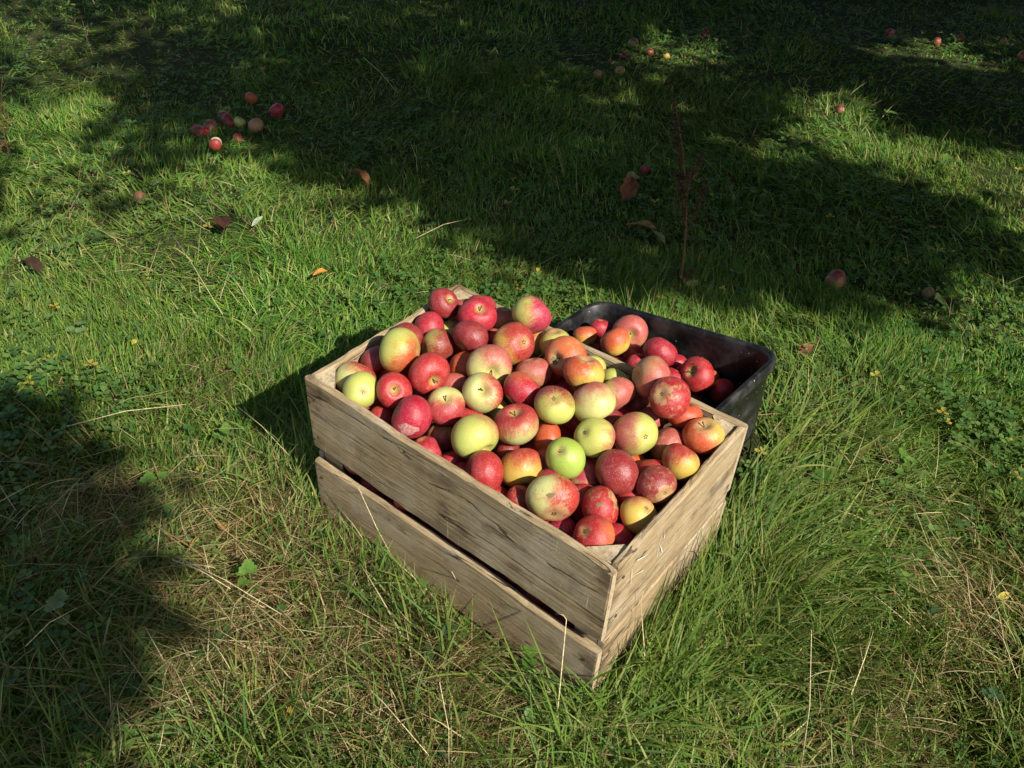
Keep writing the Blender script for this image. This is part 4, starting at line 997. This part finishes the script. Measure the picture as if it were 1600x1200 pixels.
# ------------------------------------------------------------------ weeds
def outline(kind):
    P = []
    if kind == 'round':
        for k in range(14):
            a = -math.pi/2+2*math.pi*(k+0.5)/14; P.append((0.5*math.cos(a)*(1+0.04*math.sin(5*a)), 0.5+0.5*math.sin(a)*0.95))
    elif kind == 'oval':
        for k in range(14):
            a = -math.pi/2+2*math.pi*(k+0.5)/14; P.append((0.30*math.cos(a)*(1-0.15*math.sin(a)), 0.5+0.5*math.sin(a)))
    elif kind == 'lobed':
        for k in range(21):
            a = -math.pi/2+2*math.pi*(k+0.5)/21
            rr = 0.50*(1+0.20*math.cos(3*(a-math.pi/2))+0.10*(1 if k % 2 else -1))
            P.append((rr*math.cos(a)*1.05, 0.48+rr*math.sin(a)))
    return P

def leaf_blade(kind, size, cup=0.12):
    P = outline(kind); V = [(0, 0, 0), (0, 0.5*size, -cup*size*0.35)]; Fc = []
    V += [(x*size, y*size, cup*size*(abs(x)*1.6+abs(y-0.5)*0.4)*(1 if i % 2 else 0.75)) for i, (x, y) in enumerate(P)]
    n = len(P)
    for k in range(n):
        Fc.append((1, 2+k, 2+(k+1) % n))
    return mesh_py("leaf", V[:], [f for f in Fc])

WEEDMAT = {}
def weed(x, y, kind, size, nleaf, height, col, name, label, lead=None):
    r = np.random.default_rng(int(abs(x*913+y*3571)*10) % 99991)
    t = empty(name, (x, y, gz(x, y)))
    key = tuple(col)
    if key not in WEEDMAT:
        WEEDMAT[key] = leafy("weed_leaf", False, col, 0.3, 0.45, 0.4)
    per = 3 if kind == 'trefoil' else 1
    shape = 'round' if kind == 'trefoil' else kind
    for i in range(nleaf):
        a = r.uniform(0, 6.28) if i else (lead if lead is not None else r.uniform(0, 6.28))
        rad = (0.0 if i == 0 else r.uniform(0.4, 1.0)*size*1.1)
        hz = height*(1 if i == 0 else r.uniform(0.55, 0.95))
        tip = Vector((rad*math.cos(a), rad*math.sin(a), hz))
        V, Fc = tube([(0, 0, -0.01), tip*0.5+Vector((0, 0, hz*0.12)), tip], [0.0014, 0.0012, 0.001], 5)
        st = link("leaf_stalk", mesh_py("leaf_stalk", V, Fc), WEEDMAT[key], t)
        s = size*(1 if i == 0 else r.uniform(0.55, 0.9))
        for k in range(per):
            me = leaf_blade(shape, s*(0.55 if per == 3 else 1))
            lf = link("leaf", me, WEEDMAT[key], t)
            # leaf lies open to the sky, leaning towards the light
            yawr = a+(k*2.1 if per == 3 else 0)-math.pi/2
            lf.rotation_euler = (Matrix.Rotation(yawr, 3, 'Z') @ Matrix.Rotation(r.uniform(-0.1, 0.45), 3, 'X')).to_euler()
            lf.location = tip-(Matrix.Rotation(yawr, 3, 'Z') @ Vector((0, s*0.4 if per == 1 else 0, 0)))
    tag(t, label, "weed", "weeds growing in the grass")
    return t
WEEDS = [
    (0.549, -0.028, 'lobed', 0.0272, 4, 0.085, (0.105, 0.2, 0.03), 'buttercup_plant', 'bright lobed buttercup leaf against the lower front board of the crate', None),
    (0.323, -0.104, 'oval', 0.0256, 3, 0.08075, (0.06, 0.135, 0.022), 'broadleaf_weed', 'upright oval leaf in front of the lower front board of the crate', None),
    (0.414, -0.084, 'oval', 0.024, 4, 0.07225000000000001, (0.05, 0.11, 0.045), 'broadleaf_weed', 'bluish green pair of leaves in the grass before the front board', None),
    (0.415, -0.128, 'oval', 0.024, 4, 0.059500000000000004, (0.05, 0.11, 0.045), 'broadleaf_weed', 'bluish broad leaves low in the grass, below the bluish pair', None),
    (0.703, 0.726, 'round', 0.044, 3, 0.059500000000000004, (0.07, 0.17, 0.025), 'dock_plant', 'large round dock leaf in the grass right of the crate', None),
    (0.881, 0.892, 'oval', 0.036, 4, 0.059500000000000004, (0.105, 0.2, 0.03), 'broadleaf_weed', 'yellow-green broad leaf in the grass far right of the crate', None),
    (0.065, -0.22, 'lobed', 0.0288, 4, 0.0765, (0.105, 0.2, 0.03), 'buttercup_plant', 'bright lobed leaf in the sunny straw left of the crate', None),
    (-0.271, -0.201, 'lobed', 0.0288, 5, 0.068, (0.105, 0.2, 0.03), 'buttercup_plant', 'bright lobed leaf at the upper edge of the shadow on the left', None),
    (-0.885, 0.01, 'round', 0.028, 4, 0.0425, (0.15, 0.25, 0.09), 'plantain_plant', 'pale round leaves in the sunny grass at the left', None),
    (-0.124, -0.476, 'lobed', 0.0288, 4, 0.0765, (0.16, 0.22, 0.07), 'buttercup_plant', 'pale lobed leaf alone in the dark shadow at lower left', None),
    (0.157, -0.229, 'round', 0.0192, 5, 0.051, (0.06, 0.135, 0.022), 'broadleaf_weed', 'round leaves low in the sunny grass left of the crate front', None),
    (-0.282, -0.009, 'lobed', 0.0224, 4, 0.059500000000000004, (0.105, 0.2, 0.03), 'buttercup_plant', 'small lobed leaf between the crate shadow and the yellow leaves', None),
    (0.803, 0.246, 'trefoil', 0.024, 5, 0.059500000000000004, (0.06, 0.135, 0.022), 'clover_plant', 'clover leaves in the grass right of the front crate corner', None),
    (0.767, 0.204, 'lobed', 0.024, 4, 0.059500000000000004, (0.105, 0.2, 0.03), 'buttercup_plant', 'lobed leaf close to the lower end board of the crate', None),
    (1.18, 0.438, 'round', 0.016, 5, 0.059500000000000004, (0.05, 0.11, 0.045), 'broadleaf_weed', 'bluish round leaves near the lower right edge', None),
    (1.045, 0.533, 'round', 0.016, 4, 0.068, (0.05, 0.11, 0.045), 'broadleaf_weed', 'bluish small leaf standing among dark blades at the right', None),
    (0.611, -0.108, 'lobed', 0.0208, 4, 0.059500000000000004, (0.105, 0.2, 0.03), 'buttercup_plant', 'lobed leaf low in the grass below the front crate corner', None),
    (0.546, -0.241, 'round', 0.0176, 4, 0.059500000000000004, (0.05, 0.11, 0.045), 'broadleaf_weed', 'pair of bluish round leaves at the bottom of the picture', None),
    (0.556, -0.04, 'oval', 0.0176, 5, 0.059500000000000004, (0.05, 0.11, 0.045), 'clover_plant', 'dark green leaves under the bright lobed leaf at the front board', None),
    (0.309, -0.038, 'lobed', 0.0208, 4, 0.068, (0.105, 0.2, 0.03), 'buttercup_plant', 'small lobed leaf touching the lower front board, behind the oval one', None),
    (-0.375, -0.044, 'round', 0.0176, 4, 0.051, (0.06, 0.135, 0.022), 'plantain_plant', 'small round leaf in the grass left of the crate shadow', None),
    (0.591, 0.836, 'lobed', 0.0224, 5, 0.059500000000000004, (0.105, 0.2, 0.03), 'buttercup_plant', 'lobed leaves at the right foot of the black bin', None),
    (-0.529, 0.704, 'trefoil', 0.024, 6, 0.0425, (0.06, 0.135, 0.022), 'clover_plant', 'clover patch in the sunny grass above the crate left end', None),
    (-0.621, 0.039, 'round', 0.024, 5, 0.0425, (0.06, 0.135, 0.022), 'plantain_plant', 'green rosette in the sunny grass above the shadow', None),
    (0.116, 1.689, 'oval', 0.032, 6, 0.051, (0.06, 0.135, 0.022), 'dock_plant', 'dock leaves in the dark grass right of the dead stalk', None),
    (0.134, 2.902, 'oval', 0.04, 5, 0.051, (0.105, 0.2, 0.03), 'dock_plant', 'broad green leaves at the right end of the sunlit patch', None),
    (-1.296, 1.587, 'round', 0.04, 4, 0.0425, (0.06, 0.135, 0.022), 'dock_plant', 'dull broad leaf in the shade at the upper middle', None),
    (0.436, 2.578, 'oval', 0.036, 6, 0.051, (0.105, 0.2, 0.03), 'dock_plant', 'leafy weed in the sunlit strip at the right edge', None),
]
for w in WEEDS:
    weed(*w)

# ------------------------------------------------------------------ dead dock stalks
def dock(x, y, h, lean, seed, label, thin=1.0, full=1.0):
    r = np.random.default_rng(seed)
    t = empty("dead_dock_plant", (x, y, gz(x, y)))
    pts = [Vector((lean[0]*s*s, lean[1]*s*s, h*s)) for s in np.linspace(-0.03, 1, 9)]
    V, Fc = tube(pts, [0.0042*thin*(1-0.75*s) for s in np.linspace(0, 1, 9)], 6)
    link("stem", mesh_py("stem", V, Fc), DOCKSTEM, t)
    def at(s):
        return np.array([lean[0]*s*s, lean[1]*s*s, h*s])
    branches = [(0.32, 0.30, 1.4), (0.42, 0.26, 3.6), (0.50, 0.22, 5.1), (0.60, 0.16, 0.4)]
    lines = [(at(0.38), at(1.0), 800)]
    for s, l, a in branches:
        p0 = at(s); p1 = p0+np.array([math.cos(a)*l*0.18*thin, math.sin(a)*l*0.18*thin, l*h*0.9])
        V, Fc = tube([p0, p0*0.5+p1*0.5+np.array([math.cos(a), math.sin(a), 0])*0.012, p1], [0.0018, 0.0014, 0.0008], 5)
        link("side_stem", mesh_py("side_stem", V, Fc), DOCKSTEM, t)
        lines.append((p0*0.7+p1*0.3, p1, 220))
    # seeds in whorls along the stems
    V, Fc = [], []
    for p0, p1, n in lines:
        for i in range(int(n*full)):
            s = r.uniform(); wh = 0.5+0.5*math.cos(s*46)
            if wh < r.uniform()*0.8:
                continue
            c = p0+(p1-p0)*s; a = r.uniform(0, 6.28); d = r.uniform(0.002, 0.017)*(1.15-0.7*s)*thin
            c = c+np.array([math.cos(a)*d, math.sin(a)*d, r.normal()*0.006])
            z = 0.0036*thin*r.uniform(0.6, 1.3); b = len(V); e = r.normal(size=(2, 3)); e /= np.linalg.norm(e, axis=1)[:, None]
            V += [c-e[0]*z, c+e[1]*z*0.8, c+e[0]*z, c-e[1]*z*0.8]; Fc.append((b, b+1, b+2, b+3))
    o = link("seed_head", mesh_py("seed_head", V, Fc, False), DOCK, t); o["kind"] = "stuff"
    # withered leaves at the base
    for k in range(3):
        a = 1.0+2.2*k
        V, Fc = [], []
        for i in range(6):
            u = i/5; w = 0.006*math.sin(math.pi*(u*0.9+0.08))
            c = np.array([math.cos(a), math.sin(a), 0])*u*0.05+np.array([0, 0, 0.03+0.03*math.sin(u*2.6)]); sd = np.array([-math.sin(a), math.cos(a), 0.4*math.sin(u*5)])*w
            V += [c-sd, c+sd]
            if i:
                Fc.append((2*i-2, 2*i-1, 2*i+1, 2*i))
        link("withered_leaf", mesh_py("withered_leaf", V, Fc), DOCK, t)
    tag(t, label, "plant", "dead dock stalks")
    return t
dock(0.120, 1.229, 0.549, (-0.082, -0.061), 4, "tall dead red-brown dock stalk with seeds behind the black bin")
dock(-1.963, 0.381, 0.281, (0.052, 0.039), 6, "dead brown stalk standing at the left edge of the picture", 0.6, 0.12)


# ------------------------------------------------------------------ single dry stalks that stand out
STALKS = [
    ([(0.6546, -0.0928, 0.01), (0.6345, -0.0634, 0.1191), (0.6064, -0.022, 0.2162), (0.6021, -0.026, 0.228), (0.5883, -0.026, 0.2203)], 0.0011, 'pale bent stalk leaning on the front boards near the front corner'),
    ([(0.7206, 0.0811, 0.01), (0.6993, 0.0823, 0.1089), (0.67, 0.0954, 0.1957), (0.674, 0.0871, 0.2325)], 0.0011, 'thin pale stalk leaning on the end boards of the crate'),
    ([(0.0739, 0.0753, 0.01), (0.1143, 0.0216, 0.1026), (0.1466, -0.02, 0.1832)], 0.0011, 'short pale stalk lying against the lower front board at the left'),
    ([(0.2099, -0.0019, 0.01), (0.1877, -0.022, 0.1128), (0.1575, -0.03, 0.2036)], 0.0011, 'long pale stalk leaning on the lower front board at the left'),
    ([(0.3437, 0.0379, 0.01), (0.3609, 0.0029, 0.0784), (0.37, -0.02, 0.1348)], 0.0011, 'short straw propped on the lower front board in the middle'),
    ([(0.5676, -0.249, 0.02), (0.5662, -0.2463, 0.156), (0.5588, -0.2556, 0.2841)], 0.0011, 'upright pale stalk at the bottom, left of the front crate corner'),
    ([(0.9854, 0.1065, 0.02), (0.956, 0.0884, 0.2114), (0.9206, 0.0584, 0.3948)], 0.0011, 'upright pale stalk at the bottom right'),
    ([(0.1848, -0.5688, 0.02), (0.2089, -0.5471, 0.1304), (0.2271, -0.5373, 0.2328)], 0.0011, 'upright pale stalk in the lower left shadow'),
    ([(0.2162, -0.5362, 0.02), (0.2425, -0.5129, 0.1032), (0.2627, -0.5015, 0.1784)], 0.0011, 'slanting stalk at the bottom left beside the upright one'),
    ([(-0.88, 1.2069, 0.02), (-0.8834, 1.2081, 0.0756), (-0.8929, 1.1973, 0.1232)], 0.0011, 'short white stalk at the edge of the shade above the crate'),
    ([(-0.528, -0.2234, 0.07), (-0.4552, -0.1278, 0.092), (-0.3823, -0.0321, 0.09)], 0.0012, 'long straw lying across the grass above the lower left shadow'),
    ([(-1.0848, 0.3999, 0.07), (-0.8404, 0.3121, 0.092), (-0.596, 0.2243, 0.09)], 0.0012, 'long straw slanting through the sunny grass at the left'),
    ([(-0.8085, 0.3801, 0.07), (-0.6716, 0.33, 0.092), (-0.5347, 0.2799, 0.09)], 0.0012, 'straw slanting beside a longer one in the sunny grass at the left'),
    ([(-1.7064, 1.7577, 0.07), (-1.5005, 1.6499, 0.092), (-1.2945, 1.5422, 0.09)], 0.0012, 'curved pale straw in the dark grass at the top'),
    ([(-0.5314, 0.8363, 0.07), (-0.5, 0.9201, 0.092), (-0.4687, 1.0039, 0.09)], 0.0012, 'pale straw lying on the grass above the crate back corner'),
    ([(-0.3136, 0.048, 0.07), (-0.205, 0.0291, 0.092), (-0.0963, 0.0101, 0.09)], 0.0012, 'pale straw crossing the crate shadow'),
    ([(-0.0642, -0.2815, 0.07), (0.0624, -0.2643, 0.092), (0.1891, -0.247, 0.09)], 0.0012, 'long straw in the sunny grass at lower left'),
    ([(-0.0539, -0.2929, 0.08), (0.0176, -0.2831, 0.102), (0.0891, -0.2732, 0.1)], 0.0012, 'straw crossing another in the sunny grass at lower left'),
    ([(0.3318, -0.2369, 0.07), (0.4388, -0.2524, 0.092), (0.5457, -0.268, 0.09)], 0.0012, 'long straw running to the bottom edge below the front board'),
    ([(-0.09, -0.5475, 0.07), (-0.0845, -0.5031, 0.092), (-0.079, -0.4587, 0.09)], 0.0012, 'pale straw in the lower left shadow'),
    ([(0.9947, 0.2548, 0.07), (0.9864, 0.3186, 0.092), (0.978, 0.3823, 0.09)], 0.0012, 'tan straw standing slanted in the grass at lower right'),
    ([(1.121, 0.5657, 0.07), (1.159, 0.5066, 0.092), (1.197, 0.4475, 0.09)], 0.0012, 'tan straw at the lower right edge'),
]
for pts, rad, label in STALKS:
    V, Fc = tube(pts, [rad*(1-0.6*i/(len(pts)-1)) for i in range(len(pts))], 5)
    o = link("dry_grass_stalk", mesh_py("dry_grass_stalk", V, Fc), STRAW)
    tag(o, label, "grass stalk", "single dry grass stalks")

# ------------------------------------------------------------------ grass
def blades(root, length, az, tilt, curve, width, segs, col, twist=None):
    n = len(root)
    s = np.linspace(0, 1, segs+1)
    th = tilt[:, None]+curve[:, None]*s[None]**1.3                # angle from vertical
    ds = length[:, None]/segs
    hx = np.concatenate([np.zeros((n, 1)), np.cumsum(np.sin(th[:, :-1])*ds, 1)], 1)
    hz = np.concatenate([np.zeros((n, 1)), np.cumsum(np.cos(th[:, :-1])*ds, 1)], 1)
    dirx, diry = np.cos(az), np.sin(az)
    side = rng.normal(size=n)*0.10
    bend = side[:, None]*length[:, None]*s[None]**2
    C = np.stack([root[:, 0, None]+hx*dirx[:, None]-bend*diry[:, None], root[:, 1, None]+hx*diry[:, None]+bend*dirx[:, None], root[:, 2, None]+hz], -1)
    # never sink far below the ground
    C[..., 2] = np.maximum(C[..., 2], root[:, 2, None]-0.002+0.008*s[None])
    tw = rng.normal(size=n)*0.5
    sx, sy, sz = -diry*np.cos(tw), dirx*np.cos(tw), np.sin(tw)
    sd = np.stack([sx, sy, sz], -1)
    prof = np.array([0.75, 1.0, 0.95, 0.75, 0.5, 0.3])[np.linspace(0, 4.3, segs).round().astype(int)]
    w = width[:, None]*prof[None]*0.5
    Lf = C[:, :-1]-sd[:, None]*w[..., None]; Rt = C[:, :-1]+sd[:, None]*w[..., None]
    nv = 2*segs+1
    V = np.empty((n, nv, 3)); V[:, 0:2*segs:2] = Lf; V[:, 1:2*segs:2] = Rt; V[:, -1] = C[:, -1]
    return V, C

def blade_mesh(name, sets, mat, label):
    Vs, Fs, Ss, Cs = [], [], [], []
    vo = 0; lo = 0
    for V, col, segs in sets:
        n, nv = V.shape[:2]
        pat = []; st = []
        for i in range(segs-1):
            st.append(len(pat)); pat += [2*i, 2*i+1, 2*i+3, 2*i+2]
        st.append(len(pat)); pat += [2*segs-2, 2*segs-1, 2*segs]
        pat = np.array(pat); st = np.array(st)
        Fs.append((np.arange(n)[:, None]*nv+pat[None]+vo).ravel()); Ss.append((np.arange(n)[:, None]*len(pat)+st[None]+lo).ravel())
        Vs.append(V.reshape(-1, 3)); Cs.append(np.repeat(col, nv, 0))
        vo += n*nv; lo += n*len(pat)
    me = mesh_np(name, np.concatenate(Vs), np.concatenate(Fs), np.concatenate(Ss), True, np.concatenate(Cs))
    o = link(name, me, mat)
    tag(o, label, "grass", kind="stuff")
    return o

CAM_AZ = math.atan2(FWD[1], FWD[0])
def sample(n, d0, d1, half=0.80, power=0.0):
    """roots in a ring sector in front of the camera"""
    u = rng.uniform(size=n); d = np.sqrt(d0*d0+(d1*d1-d0*d0)*u)
    a = CAM_AZ+rng.uniform(-half, half, n)
    p = np.stack([cam_pos[0]+d*np.cos(a), cam_pos[1]+d*np.sin(a)], -1)
    return p

BM_INV = np.array((Matrix.Translation(B_ORG) @ B_MAT).inverted())
def blocked(C):
    """any point of the blade inside crate or bin"""
    m = (C[..., 0] > -0.002) & (C[..., 0] < CL+0.003) & (C[..., 1] > -0.009) & (C[..., 1] < CW+0.003) & (C[..., 2] < CH)
    q = C@BM_INV[:3, :3].T+BM_INV[:3, 3]
    m |= (q[..., 0] > 0.0) & (q[..., 0] < BL) & (q[..., 1] > 0.0) & (q[..., 1] < BD) & (q[..., 2] < BH)
    return m.any(-1)

STRAW_SPOTS = [(-0.104, -0.138, 0.13, 0.8), (0.129, -0.234, 0.16, 0.8), (0.398, -0.217, 0.16, 0.9), (0.122, -0.109, 0.1, 0.7), (0.181, -0.43, 0.12, 0.5), (0.562, -0.153, 0.1, 0.6), (-0.326, -0.329, 0.12, 0.5), (1.115, 0.588, 0.1, 0.7), (1.071, 0.276, 0.1, 0.5), (0.664, 1.071, 0.12, 0.4), (-0.948, 0.295, 0.18, 0.35), (-0.534, 0.134, 0.12, 0.4)]
def straw(p):
    s = 0.18*np.clip(fbm(p, 2.6, 81)*2.6-0.9, 0, 1)
    for x, y, r, a in STRAW_SPOTS:
        s = s+1.35*a*np.exp(-((p[:, 0]-x)**2+(p[:, 1]-y)**2)/(r*r))
    return np.clip(s*(0.35+1.3*fbm(p, 7.0, 83)), 0, 1)
GREEN = np.array([[0.075, 0.180, 0.022], [0.108, 0.232, 0.026], [0.066, 0.188, 0.040], [0.160, 0.265, 0.034], [0.235, 0.290, 0.062], [0.33, 0.36, 0.12]])
DRY = np.array([[0.40, 0.31, 0.14], [0.30, 0.21, 0.085], [0.50, 0.42, 0.22], [0.20, 0.125, 0.05]])

def grass_band(n, d0, d1, segs, lmin, lmax, wid, half=0.80, pts=None):
    p = sample(n, d0, d1, half) if pts is None else pts
    n = len(p)
    d = np.hypot(p[:, 0]-cam_pos[0], p[:, 1]-cam_pos[1])
    # tufts: pull roots together
    tuft = vnoise(p, 9.0, 5)
    keep = rng.uniform(size=n) < 0.35+0.9*tuft
    p = p[keep]; d = d[keep]; n = len(p)
    long_ = np.clip(fbm(p, 2.2, 8)*1.8-0.4, 0, 1)
    L = (lmin+(lmax-lmin)*long_)*rng.uniform(0.45, 1.15, n)
    for x, y, r in keep_short:
        dd = np.hypot(p[:, 0]-x, p[:, 1]-y); L = np.where(dd < r*1.5, np.minimum(L, 0.040), L)
    flow = fbm(p, 1.3, 21)*12.0+fbm(p, 5.0, 31)*3.0
    az = flow+rng.normal(size=n)*np.where(rng.uniform(size=n) < 0.5, 0.6, 2.5)
    # pushed aside by the crate
    tilt = np.abs(rng.normal(0.70, 0.48, n)); curve = rng.uniform(0.0, 1.5, n)
    laid = fbm(p, 2.3, 55) > 0.47
    tilt = np.where(laid, tilt+0.55, tilt)
    root = np.concatenate([p, terrain(p)[:, None]-0.003], 1)
    w = wid*rng.uniform(0.6, 1.35, n)*(1+0.05*d)
    gi = rng.choice(len(GREEN), n, p=[0.22, 0.22, 0.18, 0.18, 0.12, 0.08]); col = GREEN[gi]
    tone = (0.72+0.6*fbm(p, 3.0, 61))[:, None]
    warm = np.clip(fbm(p, 1.9, 71)*2.4-0.9, 0, 1)[:, None]
    col = col*tone*(1-warm*0.35)+warm*0.35*np.array([0.18, 0.19, 0.045])
    dryp = 0.10+0.62*straw(p)*np.clip(2.3-d*0.62, 0.12, 1)
    near = np.clip((1.9-d)/0.8, 0, 1)[:, None]*rng.uniform(0.0, 0.55, n)[:, None]
    col = col*(1-near)+near*np.array([0.175, 0.185, 0.060])
    isdry = rng.uniform(size=n) < dryp
    col = np.where(isdry[:, None], DRY[rng.integers(0, len(DRY), n)]*rng.uniform(0.7, 1.15, n)[:, None], col)
    w = np.where(isdry, w*0.6, w); tilt = np.where(isdry, tilt+0.35, tilt)
    V, C = blades(root, L, az, tilt, curve, w, segs, col)
    ok = ~blocked(C)
    return V[ok], col[ok], segs

def skirt(n, x0, x1, y0, y1):
    return np.stack([rng.uniform(x0, x1, n), rng.uniform(y0, y1, n)], -1)
around = np.concatenate([skirt(5200, -0.06, 0.74, -0.13, -0.008), skirt(2600, CL+0.006, CL+0.10, -0.10, CW+0.05), skirt(900, -0.12, -0.004, -0.05, CW), skirt(2600, 0.60, 0.78, 0.42, 0.95), skirt(1800, 0.05, 0.65, 0.80, 0.92)])
sets = [grass_band(0, 0, 0, 5, 0.085, 0.225, 0.0040, pts=around),
        grass_band(140000, 0.45, 1.35, 4, 0.060, 0.175, 0.0042, 1.35),
        grass_band(170000, 1.35, 2.3, 3, 0.035, 0.105, 0.0037, 1.05),
        grass_band(175000, 2.3, 3.8, 3, 0.026, 0.075, 0.0039, 0.92),
        grass_band(170000, 3.8, 7.5, 3, 0.026, 0.072, 0.0052, 0.82)]
blade_mesh("grass", sets, GRASS, "long orchard grass, green with dry straw, around the crate")

def straw_band(n, d0, d1, lmin, lmax, wid, half=0.8):
    p = sample(n, d0, d1, half)
    keep = rng.uniform(size=n) < np.clip(straw(p), 0.05, 1)
    p = p[keep]; n = len(p)
    L = rng.uniform(lmin, lmax, n)
    az = fbm(p, 1.3, 21)*12.0+rng.normal(size=n)*1.1
    tilt = rng.uniform(0.8, 1.4, n); curve = rng.uniform(-0.2, 0.9, n)
    root = np.concatenate([p, terrain(p)[:, None]+rng.uniform(0.0, 0.05, n)[:, None]], 1)
    w = wid*rng.uniform(0.5, 1.2, n)
    col = DRY[rng.integers(0, len(DRY), n)]*rng.uniform(0.75, 1.2, n)[:, None]
    V, C = blades(root, L, az, tilt, curve, w, 4, col)
    ok = ~blocked(C)
    return V[ok], col[ok], 4
blade_mesh("dry_grass", [straw_band(38000, 0.5, 1.7, 0.05, 0.13, 0.0019, 1.1), straw_band(9000, 1.7, 4.5, 0.05, 0.14, 0.0020)], GRASS,
           "pale dry grass stems lying through the green grass")

def cover_leaves(n, d0, d1, smin, smax, half=0.8):
    p = sample(n, d0, d1, half)
    keep = rng.uniform(size=n) < np.clip(fbm(p, 2.4, 93)*3.0-1.1, 0.04, 1)
    p = p[keep]; n = len(p)
    z = terrain(p)+rng.uniform(0.012, 0.055, n)
    s = rng.uniform(smin, smax, n)
    Vs = []; cols = []
    base = rng.uniform(0, 6.28, n)
    ok = ~blocked(np.concatenate([p, z[:, None]], 1)[:, None])
    g = np.array([[0.055, 0.125, 0.03], [0.075, 0.155, 0.03], [0.11, 0.18, 0.04]])[rng.integers(0, 3, n)]*rng.uniform(0.75, 1.15, n)[:, None]
    g = np.where((rng.uniform(size=n) < 0.02)[:, None], np.array([0.38, 0.30, 0.05]), g)
    for k in range(3):
        a = base+k*2.094; ct, sn = np.cos(a), np.sin(a); lift = rng.uniform(-0.2, 0.5, n)
        f = np.stack([ct, sn, lift], -1); r = np.stack([-sn, ct, rng.normal(size=n)*0.15], -1)
        c0 = np.concatenate([p, z[:, None]], 1)
        pts = [(0.05, 0), (0.45, 0.36), (0.85, 0.40), (1.0, 0.0), (0.85, -0.40), (0.45, -0.36)]
        Vs.append(np.stack([c0+f*(u*s)[:, None]+r*(v*s)[:, None]+np.array([0, 0, 1.0])*(abs(v)*0.25*s)[:, None] for u, v in pts], 1))
    V = np.stack(Vs, 1)[ok]; n = len(V)
    return V.reshape(-1, 3), np.repeat(g[ok], 18, 0)
cv = [cover_leaves(14000, 0.5, 2.0, 0.008, 0.018, 1.0), cover_leaves(26000, 2.0, 6.5, 0.009, 0.018)]
V = np.concatenate([a for a, b in cv]); Cc = np.concatenate([b for a, b in cv]); nf = len(V)//6
idx = (np.arange(nf)[:, None]*6+np.array([[0, 1, 2, 3, 0, 3, 4, 5]])).ravel()
me = mesh_np("ground_cover", V, idx, np.arange(nf*2)*4, False, Cc)
o = link("ground_cover", me, COVER)
tag(o, "low clover and small weed leaves between the grass blades", "ground cover", kind="stuff")
